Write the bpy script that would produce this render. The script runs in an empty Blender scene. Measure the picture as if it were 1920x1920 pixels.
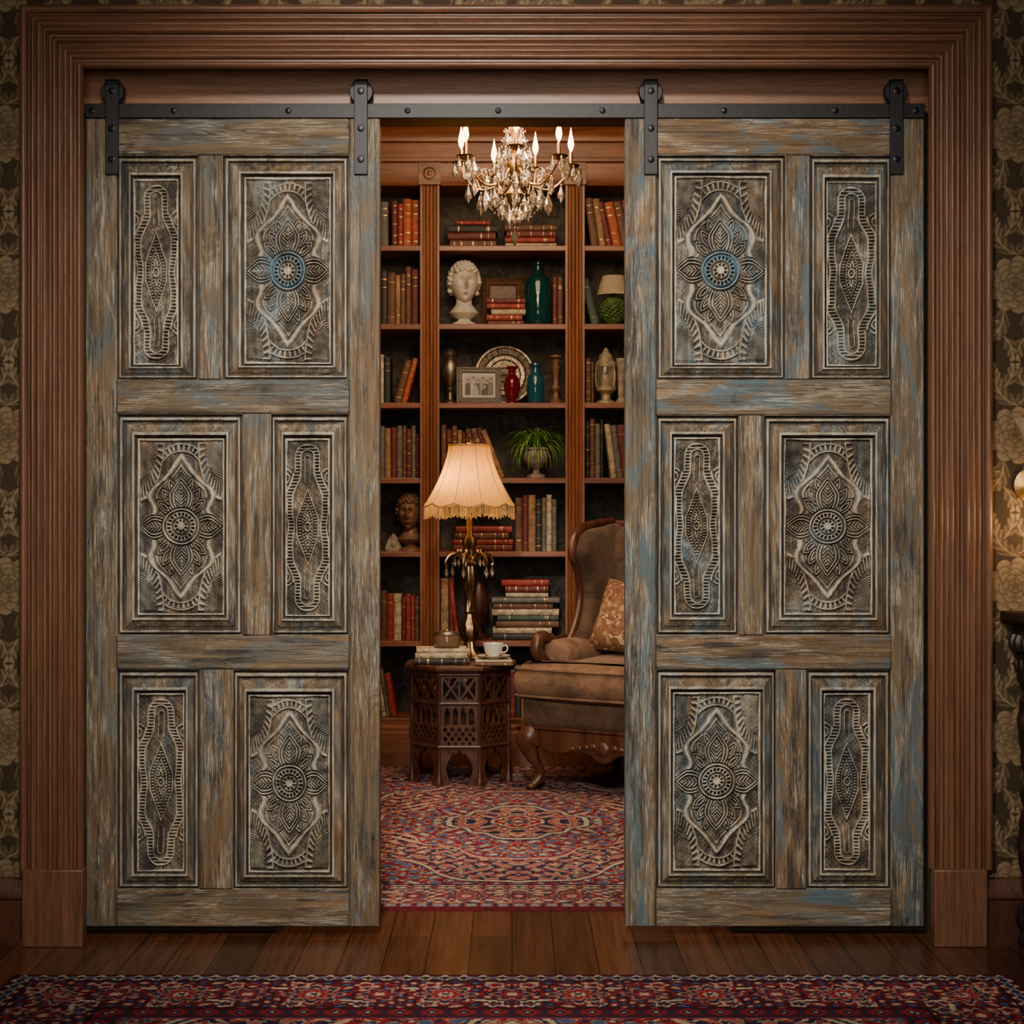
import bpy, math, random
import numpy as np
from mathutils import Matrix, Vector
pi=math.pi
R=random.Random(7)
COL=bpy.context.scene.collection
F=3032.0; CH=1.102; CD=4.2
def PX(px,y=0.0): return (px-960)*(CD+y)/F
def PZ(py,y=0.0): return CH-(py-960)*(CD+y)/F
T=Matrix.Translation
def RX(a): return Matrix.Rotation(a,4,'X')
def RY(a): return Matrix.Rotation(a,4,'Y')
def RZ(a): return Matrix.Rotation(a,4,'Z')
# ---------------------------------------------------------------- materials
def c4(c): return (c[0],c[1],c[2],1.0)
class Mt:
    def __init__(s,name,color=None,rough=.5,metal=0.0):
        s.m=bpy.data.materials.new(name); s.m.use_nodes=True
        s.t=s.m.node_tree; s.b=s.t.nodes['Principled BSDF']; s.o=s.t.nodes['Material Output']
        s.put(s.b.inputs['Roughness'],rough); s.put(s.b.inputs['Metallic'],metal)
        if color is not None: s.col(color)
    def put(s,sock,v):
        if isinstance(v,bpy.types.NodeSocket): s.t.links.new(v,sock)
        elif isinstance(v,(tuple,list)) and len(v)==3 and sock.type=='RGBA': sock.default_value=c4(v)
        else: sock.default_value=v
    def set(s,k,v): s.put(s.b.inputs[k],v); return s
    def col(s,v): s.put(s.b.inputs['Base Color'],v)
    def n(s,t,ins=None,**pr):
        nd=s.t.nodes.new(t)
        for k,v in pr.items(): setattr(nd,k,v)
        for k,v in (ins or {}).items(): s.put(nd.inputs[k],v)
        return nd
    def co(s,scale=(1,1,1),rand=True,rot=(0,0,0)):
        v=s.n('ShaderNodeTexCoord').outputs['Object']
        if rand:
            r=s.n('ShaderNodeObjectInfo').outputs['Random']
            m=s.math('MULTIPLY',r,37.0)
            v=s.n('ShaderNodeVectorMath',{0:v,1:m},operation='ADD').outputs[0]
        return s.n('ShaderNodeMapping',{'Vector':v,'Scale':scale,'Rotation':rot}).outputs[0]
    def noise(s,v,scale=5,detail=4,rough=.6,dist=0):
        return s.n('ShaderNodeTexNoise',{'Vector':v,'Scale':scale,'Detail':detail,'Roughness':rough,'Distortion':dist}).outputs['Fac']
    def math(s,op,a,b=0.0):
        nd=s.n('ShaderNodeMath',operation=op); s.put(nd.inputs[0],a); s.put(nd.inputs[1],b); return nd.outputs[0]
    def mr(s,v,a,b,c=0.0,d=1.0):
        return s.n('ShaderNodeMapRange',{'Value':v,'From Min':a,'From Max':b,'To Min':c,'To Max':d}).outputs[0]
    def mix(s,f,a,b,blend='MIX'):
        nd=s.t.nodes.new('ShaderNodeMix'); nd.data_type='RGBA'; nd.blend_type=blend
        s.put(nd.inputs[0],f); s.put(nd.inputs[6],a); s.put(nd.inputs[7],b); return nd.outputs[2]
    def bump(s,h,st=.3,d=.01):
        s.put(s.b.inputs['Normal'],s.n('ShaderNodeBump',{'Height':h,'Strength':st,'Distance':d}).outputs[0])
    def attr(s,name): return s.n('ShaderNodeAttribute',attribute_name=name)
def plain(name,color,rough=.5,metal=0.0,var=.35,scale=20,bump=.1):
    m=Mt(name,None,rough,metal); v=m.co()
    f=m.noise(v,scale,5)
    m.col(m.mix(m.mr(f,.3,.7),tuple(c*(1-var) for c in color),tuple(min(1,c*(1+var)) for c in color)))
    if bump: m.bump(f,bump,.004)
    return m.m
def wood(name,c1,c2,axis='z',rough=.42,sc=1.0,gr=1.0):
    m=Mt(name,None,rough); a={'x':(1.2,26,26),'y':(26,1.2,26),'z':(26,26,1.2)}[axis]
    a=tuple(q*sc for q in a)
    v=m.co(a); f=m.noise(v,1.0,6,.65,.4)
    g=m.noise(m.co(tuple(q*7 for q in a)),1.0,3,.6)
    col=m.mix(m.mr(f,.34,.66),c1,c2)
    col=m.mix(m.mr(g,.52,.68,0,.5*gr),col,tuple(q*.25 for q in c1))
    m.col(col); m.bump(g,.2,.003); return m.m
def weathered(name,axis='z',blue=.6,gold=.6):
    m=Mt(name,None,.66)
    k={'z':(1,1,.035),'x':(.035,1,1)}[axis]
    S=lambda q:tuple(q*a for a in k)
    st=m.noise(m.co(S(95)),1,8,.72,.5)
    fi=m.noise(m.co(S(360)),1,5,.75,.3)
    k2={'z':(1,1,.24),'x':(.24,1,1)}[axis]
    pa=m.noise(m.co(tuple(11*a for a in k2)),1,7,.72,.9)
    pb=m.noise(m.co(tuple(10*a for a in k2)),1,7,.74,1.0)
    pc=m.noise(m.co(tuple(7*a for a in k2),rot=(.3,.4,.5)),1,6,.7,.8)
    pd=m.noise(m.co(tuple(13*a for a in k2),rot=(.5,.1,.2)),1,8,.78,1.0)
    col=m.mix(m.mr(st,.36,.64),(.045,.032,.019),(.185,.133,.074))
    col=m.mix(m.mr(pc,.46,.58,0,gold),col,m.mix(m.mr(st,.36,.62),(.060,.030,.012),(.21,.118,.047)))
    bl=m.math('MULTIPLY',m.mr(pa,.50,.57),m.mr(st,.36,.54))
    col=m.mix(m.math('MULTIPLY',bl,blue),col,(.055,.112,.145))
    dk=m.math('MULTIPLY',m.mr(pb,.51,.58),m.mr(st,.62,.42))
    col=m.mix(m.math('MULTIPLY',dk,.93),col,(.012,.012,.013))
    w=m.math('MULTIPLY',m.mr(fi,.47,.62,0,.85),m.mr(pd,.48,.58,.10,1.0))
    col=m.mix(w,col,(.46,.405,.31))
    at=m.attr('wear_groove').outputs['Fac']  # positive: pale wear on ridges; negative: grooves coloured darker by depth
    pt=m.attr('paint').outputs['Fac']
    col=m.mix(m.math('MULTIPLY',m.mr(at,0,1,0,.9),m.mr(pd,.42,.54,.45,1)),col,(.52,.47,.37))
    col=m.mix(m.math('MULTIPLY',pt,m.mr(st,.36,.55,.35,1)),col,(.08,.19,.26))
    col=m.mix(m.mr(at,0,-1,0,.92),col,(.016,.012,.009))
    m.col(col)
    m.bump(m.math('ADD',st,m.math('MULTIPLY',fi,.8)),.7,.004)
    return m.m
def attrmat(name,rough=.9,nscale=300,amt=.4,bump=.4):
    m=Mt(name,None,rough); c=m.attr('col').outputs['Color']
    f=m.noise(m.co(rand=False),nscale,2)
    m.col(m.mix(m.mr(f,.3,.7,0,amt),c,(0,0,0))); m.bump(f,bump,.003)
    m.set('Specular IOR Level',.15)
    return m.m
def emis(name,col,st):
    m=Mt(name,(0,0,0)); m.set('Emission Color',c4(col)); m.set('Emission Strength',st); return m.m
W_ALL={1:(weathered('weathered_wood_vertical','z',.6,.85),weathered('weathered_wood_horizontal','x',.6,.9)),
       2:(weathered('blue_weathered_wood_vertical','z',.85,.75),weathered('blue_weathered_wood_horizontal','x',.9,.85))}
CAS_V=wood('walnut_casing_vertical',(.090,.038,.019),(.180,.080,.041),'z',.38,2.2); CAS_H=wood('walnut_casing_horizontal',(.090,.038,.019),(.180,.080,.041),'x',.38,2.2)
HDR=wood('walnut_header',(.14,.060,.029),(.28,.13,.066),'x',.42,1.6)
SH_V=wood('mahogany_vertical',(.125,.037,.014),(.29,.098,.036),'z',.36,1.6); SH_H=wood('mahogany_horizontal',(.125,.037,.014),(.29,.098,.036),'x',.36,1.6)
DARKW=wood('dark_carved_wood',(.030,.010,.006),(.10,.034,.016),'z',.38)
BLACKW=wood('blackened_carved_wood',(.010,.005,.003),(.030,.012,.007),'z',.45)
CHW=wood('chair_frame_wood',(.04,.013,.007),(.12,.042,.019),'z',.38)
IRON=plain('black_iron',(.006,.006,.008),.5,.3,.3,60,.1)
IRONB=plain('black_iron_bolt',(.012,.012,.014),.35,.7,.3,60,.1)
PLAST=plain('dark_plaster',(.05,.035,.022),.8)
GOLD=plain('aged_brass',(.38,.21,.065),.32,1.0,.45,40)
GILT=plain('gilt_lettering',(.38,.24,.08),.4,.7)
PAGE=plain('book_pages',(.45,.37,.25),.8)
MARB=plain('white_marble',(.58,.53,.44),.5,0,.2,12)
PORC=plain('white_porcelain',(.68,.62,.52),.2,0,.05,5,0)
SILV=plain('tarnished_silver',(.26,.21,.15),.38,.9,.5,25,.5)
STONE=plain('aged_stone',(.26,.22,.17),.8,0,.5,40,.5)
PALEB=plain('pale_patinated_brass',(.42,.34,.22),.5,.4,.5,50,.5)
BRNST=plain('carved_brown_wood',(.16,.075,.035),.5,0,.4,40,.4)
WAX=plain('ivory_wax',(.5,.34,.16),.5,0,.05)
LEAF=plain('fern_leaf',(.15,.32,.05),.5,0,.65,30)
def glass(name,col,tr=.85,rough=.05):
    m=Mt(name,col,rough); m.set('Transmission Weight',tr); m.set('IOR',1.5); return m.m
CRY=glass('crystal_glass',(.95,.85,.70),.94,.02); GREENG=glass('teal_glass',(.008,.07,.065),.45); REDG=glass('ruby_glass',(.20,.004,.02),.45); BLUEG=glass('blue_glass',(.02,.13,.19),.5); CLEARG=glass('clear_glass',(.95,.85,.7),.9)
BULB=emis('flame_bulb',(1,.50,.14),20)
def velvet(name,c):
    m=Mt(name,None,.85); f=m.noise(m.co(),9,6,.7,.6); g=m.noise(m.co(),120,2)
    m.col(m.mix(m.mr(f,.36,.64),tuple(q*.5 for q in c),tuple(q*1.4 for q in c)))
    m.set('Sheen Weight',.35); m.set('Sheen Roughness',.4); m.set('Sheen Tint',c4((.7,.5,.35))); m.bump(m.math('ADD',f,m.math('MULTIPLY',g,.2)),.35,.012); return m.m
VEL=velvet('brown_velvet',(.080,.042,.021)); VELS=velvet('tan_velvet_seat',(.185,.100,.053))
def pillowm():
    m=Mt('brocade_fabric',None,.75); v=m.co()
    n1=m.noise(v,22,3,.5,1.2)
    w=m.n('ShaderNodeTexVoronoi',{'Vector':v,'Scale':30}).outputs['Distance']
    c=m.mix(m.mr(w,.25,.5),(.42,.26,.12),(.22,.10,.045))
    c=m.mix(m.mr(n1,.50,.54),c,(.16,.055,.03)); c=m.mix(m.mr(n1,.60,.63),c,(.5,.36,.2))
    m.col(c); m.bump(w,.4,.004); return m.m
PILL=pillowm()
def shade_m(name,col,tr):
    m=Mt(name); nt=m.t
    w=m.n('ShaderNodeTexNoise',{'Vector':m.co((3,3,1)),'Scale':20}).outputs['Fac']
    cc=m.mix(m.mr(w,.3,.7),tuple(q*.8 for q in col),col)
    d=m.n('ShaderNodeBsdfDiffuse',{'Color':cc}); t=m.n('ShaderNodeBsdfTranslucent',{'Color':cc})
    x=m.n('ShaderNodeMixShader',{0:tr,1:d.outputs[0],2:t.outputs[0]}); nt.links.new(x.outputs[0],m.o.inputs[0]); return m.m
SHADE=shade_m('cream_silk_shade',(.78,.45,.13),.6); FRNG=plain('gold_fringe',(.5,.29,.09),.6,0,.4,60); SHADE2=shade_m('linen_shade',(.62,.5,.36),.3)
def floorm():
    m=Mt('hardwood_planks',None,.23); v=m.co(rand=False,rot=(0,0,pi/2))
    b=m.n('ShaderNodeTexBrick',{'Vector':v,'Color1':c4((.15,.15,.15)),'Color2':c4((.85,.85,.85)),'Mortar':c4((0,0,0)),'Scale':1,'Mortar Size':.0016,'Mortar Smooth':.3,'Bias':0,'Brick Width':1.15,'Row Height':.105},offset=.37)
    g=m.noise(m.co((40,1.6,40),rand=False),1,7,.7,.8); g2=m.noise(m.co((150,6,150),rand=False),1,4,.7)
    base=m.mix(b.outputs['Color'],(.048,.016,.008),(.175,.062,.026))
    base=m.mix(m.mr(g,.38,.62),m.mix(.6,base,(.015,.005,.002)),base)
    base=m.mix(m.mr(g2,.52,.68,0,.5),base,(.012,.004,.002))
    base=m.mix(b.outputs['Fac'],base,(.005,.002,.001)); m.col(base)
    m.bump(m.math('SUBTRACT',m.math('MULTIPLY',g2,.3),b.outputs['Fac']),.3,.003); return m.m
FLOOR=floorm()
BK={'red':(.24,.022,.013),'dark red':(.11,.013,.010),'brown':(.11,.045,.020),'tan':(.24,.13,.055),'dark green':(.03,.06,.04),'grey':(.11,.10,.085),'cream':(.40,.32,.21),'black':(.018,.017,.016),'orange':(.33,.065,.017),'navy':(.03,.038,.07),'olive':(.10,.09,.04)}
BKM={k:plain('book_cloth_'+k.replace(' ','_'),v,.6,0,.5,35,.2) for k,v in BK.items()}
# ---------------------------------------------------------------- mesh builder
def cr(P,n=8,closed=False):
    P=[Vector(p) for p in P]; out=[]; L=len(P)
    rng=range(L if closed else L-1)
    for i in rng:
        g=lambda j:P[j%L] if closed else P[max(0,min(L-1,j))]
        a,b,c,d=g(i-1),g(i),g(i+1),g(i+2)
        for k in range(n):
            t=k/n; out.append(.5*((2*b)+(c-a)*t+(2*a-5*b+4*c-d)*t*t+(3*b-a-3*c+d)*t**3))
    if not closed: out.append(P[-1])
    return out
class MB:
    def __init__(s): s.v=[];s.f=[];s.m=[]
    def add(s,v,f,m=0,M=None):
        o=len(s.v)
        s.v+= [tuple(M@Vector(p)) for p in v] if M is not None else [tuple(p) for p in v]
        s.f+=[tuple(i+o for i in q) for q in f]; s.m+=[m]*len(f); return s
    def box(s,x0,x1,y0,y1,z0,z1,m=0,M=None):
        v=[(x,y,z) for x in (x0,x1) for y in (y0,y1) for z in (z0,z1)]
        return s.add(v,[(0,1,3,2),(4,6,7,5),(0,4,5,1),(2,3,7,6),(0,2,6,4),(1,5,7,3)],m,M)
    def lathe(s,pr,seg=24,m=0,M=None,cap=True,mod=None):
        v=[];f=[]
        for j,(r,z) in enumerate(pr):
            for i in range(seg):
                a=2*pi*i/seg; q=r*(mod(a,z) if mod else 1); v.append((q*math.cos(a),q*math.sin(a),z))
        for j in range(len(pr)-1):
            for i in range(seg):
                k=(i+1)%seg; f.append((j*seg+i,j*seg+k,(j+1)*seg+k,(j+1)*seg+i))
        if cap:
            if pr[0][0]>1e-5: f.append(tuple(range(seg))[::-1])
            if pr[-1][0]>1e-5: f.append(tuple((len(pr)-1)*seg+i for i in range(seg)))
        return s.add(v,f,m,M)
    def sph(s,c,r,m=0,sc=(1,1,1),seg=12,M=None):
        pr=[(math.sin(pi*j/(seg//2))*1,-math.cos(pi*j/(seg//2))) for j in range(seg//2+1)]
        MM=T(c)@Matrix.Diagonal((r*sc[0],r*sc[1],r*sc[2],1))
        if M is not None: MM=M@MM
        return s.lathe(pr,seg,m,MM,False)
    def tube(s,P,r,seg=8,m=0,M=None):
        P=[Vector(p) for p in P]; n=len(P); rr=r if isinstance(r,(list,tuple)) else [r]*n
        if len(rr)!=n: rr=[float(np.interp(i/(n-1),np.linspace(0,1,len(rr)),rr)) for i in range(n)]
        v=[];f=[];up=None
        for i in range(n):
            t=(P[min(n-1,i+1)]-P[max(0,i-1)]).normalized()
            if up is None: up=Vector((0,0,1)) if abs(t.z)<.9 else Vector((1,0,0))
            a=(up-t*up.dot(t)).normalized(); b=t.cross(a); up=a
            for k in range(seg):
                q=2*pi*k/seg; v.append(P[i]+(a*math.cos(q)+b*math.sin(q))*rr[i])
        for i in range(n-1):
            for k in range(seg):
                l=(k+1)%seg; f.append((i*seg+k,i*seg+l,(i+1)*seg+l,(i+1)*seg+k))
        f.append(tuple(range(seg))[::-1]); f.append(tuple((n-1)*seg+k for k in range(seg)))
        return s.add(v,f,m,M)
    def puff(s,O,t,r,m=0,M=None,k=5):
        O=[Vector((p[0],p[1])) for p in O]; n=len(O)
        ar=sum(O[i].x*O[(i+1)%n].y-O[(i+1)%n].x*O[i].y for i in range(n)); sg=1 if ar>0 else -1
        N=[]
        for i in range(n):
            d=(O[(i+1)%n]-O[i-1]); N.append(Vector((d.y,-d.x)).normalized()*sg)
        v=[];f=[];L=2*(k+1)
        for j in range(L):
            top=j>k; a=(-pi/2+pi/2*j/k) if not top else pi/2*(j-k-1)/k
            off=r*(1-math.cos(a)); zz=((t/2-r) if top else -(t/2-r))+r*math.sin(a)
            for i in range(n): q=O[i]-N[i]*off; v.append((q.x,q.y,zz))
        for j in range(L-1):
            for i in range(n):
                l=(i+1)%n; f.append((j*n+i,j*n+l,(j+1)*n+l,(j+1)*n+i))
        f.append(tuple(range(n))[::-1]); f.append(tuple((L-1)*n+i for i in range(n)))
        return s.add(v,f,m,M)
    def rbox(s,hx,hy,hz,r,m=0,M=None,k=7):
        v=[];f=[];H=(hx,hy,hz)
        for ax in range(3):
            for sg in (-1,1):
                o=len(v)
                for i in range(k+1):
                    for j in range(k+1):
                        p=[0,0,0]; p[ax]=sg; p[(ax+1)%3]=math.sin(pi/2*(-1+2*i/k)); p[(ax+2)%3]=math.sin(pi/2*(-1+2*j/k))
                        w=[p[a]*H[a] for a in range(3)]
                        q=[max(-(H[a]-r),min(H[a]-r,w[a])) for a in range(3)]
                        d=Vector([w[a]-q[a] for a in range(3)])
                        if d.length>0: d.normalize()
                        v.append(tuple(Vector(q)+d*r))
                for i in range(k):
                    for j in range(k):
                        a=o+i*(k+1)+j; q=(a,a+k+1,a+k+2,a+1); f.append(q if sg>0 else q[::-1])
        return s.add(v,f,m,M)
    def obj(s,name,mats,parent=None,loc=(0,0,0),rot=(0,0,0),bevel=0,ang=35,**kw):
        me=bpy.data.meshes.new(name); me.from_pydata(s.v,[],s.f)
        for q in (mats if isinstance(mats,(list,tuple)) else [mats]): me.materials.append(q)
        me.polygons.foreach_set('material_index',s.m); me.polygons.foreach_set('use_smooth',[True]*len(s.f))
        me.update(); me.set_sharp_from_angle(angle=math.radians(ang))
        o=bpy.data.objects.new(name,me); COL.objects.link(o); o.location=loc; o.rotation_euler=rot
        if parent: o.parent=parent
        if bevel:
            b=o.modifiers.new('bevel','BEVEL'); b.width=bevel; b.segments=2; b.limit_method='ANGLE'
        tag(o,**kw); return o
def tag(o,label=None,cat=None,group=None,kind=None):
    if label: o['label']=label
    if cat: o['category']=cat
    if group: o['group']=group
    if kind: o['kind']=kind
    return o
def empty(name,loc,rot=(0,0,0),**kw):
    o=bpy.data.objects.new(name,None); o.empty_display_size=.1; COL.objects.link(o); o.location=loc; o.rotation_euler=rot; tag(o,**kw); return o
def share(me,name,parent=None,loc=(0,0,0),rot=(0,0,0),scale=(1,1,1),**kw):
    o=bpy.data.objects.new(name,me); COL.objects.link(o); o.location=loc; o.rotation_euler=rot; o.scale=scale
    if parent: o.parent=parent
    tag(o,**kw); return o
def npgrid(name,P,mat,parent=None,wear_groove=None,paint=None,colr=None,loc=(0,0,0),**kw):
    ny,nx=P.shape[:2]; me=bpy.data.meshes.new(name)
    idx=np.arange(ny*nx).reshape(ny,nx)
    q=np.stack([idx[:-1,:-1],idx[:-1,1:],idx[1:,1:],idx[1:,:-1]],-1).reshape(-1)
    nf=len(q)//4
    me.vertices.add(ny*nx); me.vertices.foreach_set('co',P.reshape(-1).astype(np.float32))
    me.loops.add(len(q)); me.loops.foreach_set('vertex_index',q.astype(np.int32))
    me.polygons.add(nf); me.polygons.foreach_set('loop_start',(np.arange(nf)*4).astype(np.int32))
    me.update(calc_edges=True); me.polygons.foreach_set('use_smooth',[True]*nf); me.update()
    for nm,arr in (('wear_groove',wear_groove),('paint',paint)):
        if arr is not None:
            a=me.attributes.new(nm,'FLOAT','POINT'); a.data.foreach_set('value',arr.reshape(-1).astype(np.float32))
    if colr is not None:
        a=me.attributes.new('col','FLOAT_COLOR','POINT'); c=np.ones((ny*nx,4),np.float32); c[:,:3]=colr.reshape(-1,3); a.data.foreach_set('color',c.reshape(-1))
    me.materials.append(mat)
    o=bpy.data.objects.new(name,me); COL.objects.link(o); o.location=loc
    if parent: o.parent=parent
    tag(o,**kw); return o
# ---------------------------------------------------------------- carving
def ridge(d,w): return np.exp(-(d/w)**2)
def sst(a,b,x):
    t=np.clip((x-a)/(b-a),0,1); return t*t*(3-2*t)
def ves(px,py,L,W):
    r=(L*L+W*W)/(2*W); return np.hypot(np.abs(px)+r-W,py)-r
_wy=np.linspace(0,.84,85)
_wp=cr([(0,.475),(.05,.445),(.10,.36),(.15,.305),(.20,.300),(.27,.335),(.34,.355),(.41,.335),(.48,.275),(.55,.195),(.62,.125),(.69,.07),(.76,.02),(.84,-.05)],6) if False else None
def big(x,y):   # x in [-.49,.49], y in [-1,1]
    ax,ay=np.abs(x),np.abs(y); r=np.hypot(ax,ay)
    h=.12+.07*np.sin(110*x)*np.sin(110*y)
    # sweeping feathered crescents in the corners
    u=(.475-ax)/.275; q=(.95-ay)/.64; rho=np.hypot(u,q); ce=rho-1
    fan=(ce<-.02)&(ay<.95)&(ax<.475); ph=np.arctan2(q,u)
    sweep=23*ay+3.4*(1-rho)**2*3-5.0*np.clip(u,0,1)**1.4
    h=np.where(fan,.42+.44*np.sin(2*pi*sweep),h)
    h=np.where(fan&(np.abs(ce+.30)<.045),.15,h)
    h=np.where(fan&(ce>-.255),.40+.45*np.cos(ph*46),h)
    h=np.where((ay<.955)&(ax<.478),np.maximum(h,.95*ridge(ce,.040)),h)
    h=np.where((ce>.08)&(ce<.15)&(ay>.30)&(ay<.95),.0,h)
    # beaded arch at both ends
    rr=np.hypot(ax*1.05,ay-.60); th=np.arctan2(ay-.60,ax); arc=(ay>.64)&(ce>.05)
    h=np.where((np.abs(rr-.300)<.028)&arc,.40+.5*np.cos(th*34),h)
    h=np.where(arc,np.maximum(h,np.maximum(.9*ridge(rr-.340,.012),.9*ridge(rr-.258,.012))),h)
    # curved ogee frame with shoulders and cusps
    w=np.interp(ay,[0,.04,.08,.12,.16,.20,.25,.30,.35,.40,.45,.50,.55,.60,.66,.72,.78,.84],[.478,.455,.40,.340,.305,.298,.315,.342,.352,.340,.305,.250,.190,.140,.095,.058,.015,-.04])
    e=(ax-w)*.78; ins=(ay<.83)
    h=np.where(ins&(e<.03),.14+.12*np.sin(60*ay+24*ax)*np.sin(31*ax),h)
    h=np.where(ins,np.maximum(h,np.maximum(1.0*ridge(e,.027),np.maximum(.8*ridge(e+.056,.012),.55*ridge(e+.085,.010)))),h)
    # small side leaves, then the four broad rounded petals
    for (cx,cy,L,W,an) in ((.185,.225,.115,.050,-.80),(.155,.335,.110,.045,-.50),(.100,.455,.095,.035,-.30)):
        dx,dy=ax-cx,ay-cy; X=dx*math.cos(an)+dy*math.sin(an); Y=-dx*math.sin(an)+dy*math.cos(an)
        v=ves(X,Y,L,W); h=np.where(v<.006,.40+.5*np.cos((v+.004)*2*pi/.026),h); h=np.where((v>.006)&(v<.018),.0,h)
    wp=.128*np.sin(pi*np.clip((ay-.13)/.42,0,1))**.62*(1-.45*np.clip((ay-.38)/.17,0,1)); vp=(ax-wp)*.9; up=(ay>.14)&(ay<.57)
    h=np.where(up&(vp<.004),.42+.5*np.cos((vp+.004)*2*pi/.032),h); h=np.where(up&(vp>.004)&(vp<.020),.0,h)
    h=np.where(up&(vp<-.062),.40+.45*np.cos((ay-ax*1.2)*2*pi*24)*(ax>.006),h)
    ws=.125*np.sin(pi*np.clip((ax-.12)/.36,0,1))**.62*(1-.4*np.clip((ax-.34)/.14,0,1)); vs=(ay-ws)*.9; us=(ax>.13)&(ax<.478)
    h=np.where(us&(vs<.004),.42+.5*np.cos((vs+.004)*2*pi/.032),h); h=np.where(us&(vs>.004)&(vs<.018),.0,h)
    h=np.where(us&(vs<-.060),.40+.45*np.cos((ax-ay)*2*pi*24)*(ay>.006),h)
    # beaded rosette
    a2=np.arctan2(y,x)
    ring=.5+.5*np.cos((r-.195)*2*pi/.040)
    ring=np.where((r>.115)&(r<.155),.30+.6*np.cos(a2*20),ring); ring=np.where((r>.045)&(r<.078),.35+.45*np.cos(a2*9),ring); ring=np.where(r<.032,.9,ring)
    h=np.where(r<.205,ring,h); h=np.where((r>.205)&(r<.222),-.1,h)
    ed=np.minimum(.49-ax,1-ay); h=np.where(ed<.018,.85,h); h=np.where((ed>=.018)&(ed<.030),0,h)
    return h
def small(x,y): # x in [-.25,.25]
    ax,ay=np.abs(x),np.abs(y)
    w=.068+.094*sst(.62,.33,ay)-.02*sst(.2,0,ay)
    e=np.where(ay>.80,np.hypot(ax,ay-.80)-.068,(ax-w)*(1-.25*((ay>.33)&(ay<.62))))
    h=.12+.07*np.sin(110*x)*np.sin(110*y)
    qc=np.hypot((.24-ax),(ay-.56)*.75); h=np.where((qc<.085)&(e>.09),.45+.45*np.cos(qc*2*pi/.036),h)
    h=np.where(np.abs(e-.036)<.026,.35+.55*np.cos(ay*2*pi*27),h)
    h=np.where((e>.078)&(e<.090),-.05,h)
    h=np.maximum(h,np.maximum(.9*ridge(e-.068,.011),.9*ridge(e-.003,.011)))
    g=np.maximum(ax/.125,(ax+np.maximum(0,ay-.10)*.36)/.125)
    h=np.where((g<1.0)&(e<-.010),.42+.5*np.cos((g-.95)*2*pi*3.6),h)
    fb=(g<.80)&(g>.60); h=np.where(fb,.35+.45*np.cos(ay*2*pi*30),h)
    fb=(g<.42)&(g>.22); h=np.where(fb,.35+.45*np.cos((ay-ax)*2*pi*26),h)
    sl=np.where(ay>.78,np.hypot(ax,ay-.78)-.024,ax-.024)
    h=np.where((ay>.50)&(ay<.83),np.where(sl<0,-.05,np.maximum(h,.9*ridge(sl,.012))),h)
    r=np.hypot(ax/.045,ay/.07); h=np.where(r<1,.5+.5*np.cos(r*2*pi*1.5),h)
    ed=np.minimum(.25-ax,1-ay); h=np.where(ed<.015,.85,h)
    return h
def nz(x,y,s,seed):
    rs=np.random.RandomState(seed); o=0
    for i in range(5):
        a,b,c=rs.uniform(-1,1,2).tolist()+[rs.uniform(0,6)]
        o=o+np.sin(s*(1+i*.6)*(a*x+b*y)+c+1.3*np.sin(s*.7*(b*x-a*y)+c))
    return o/3
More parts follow.
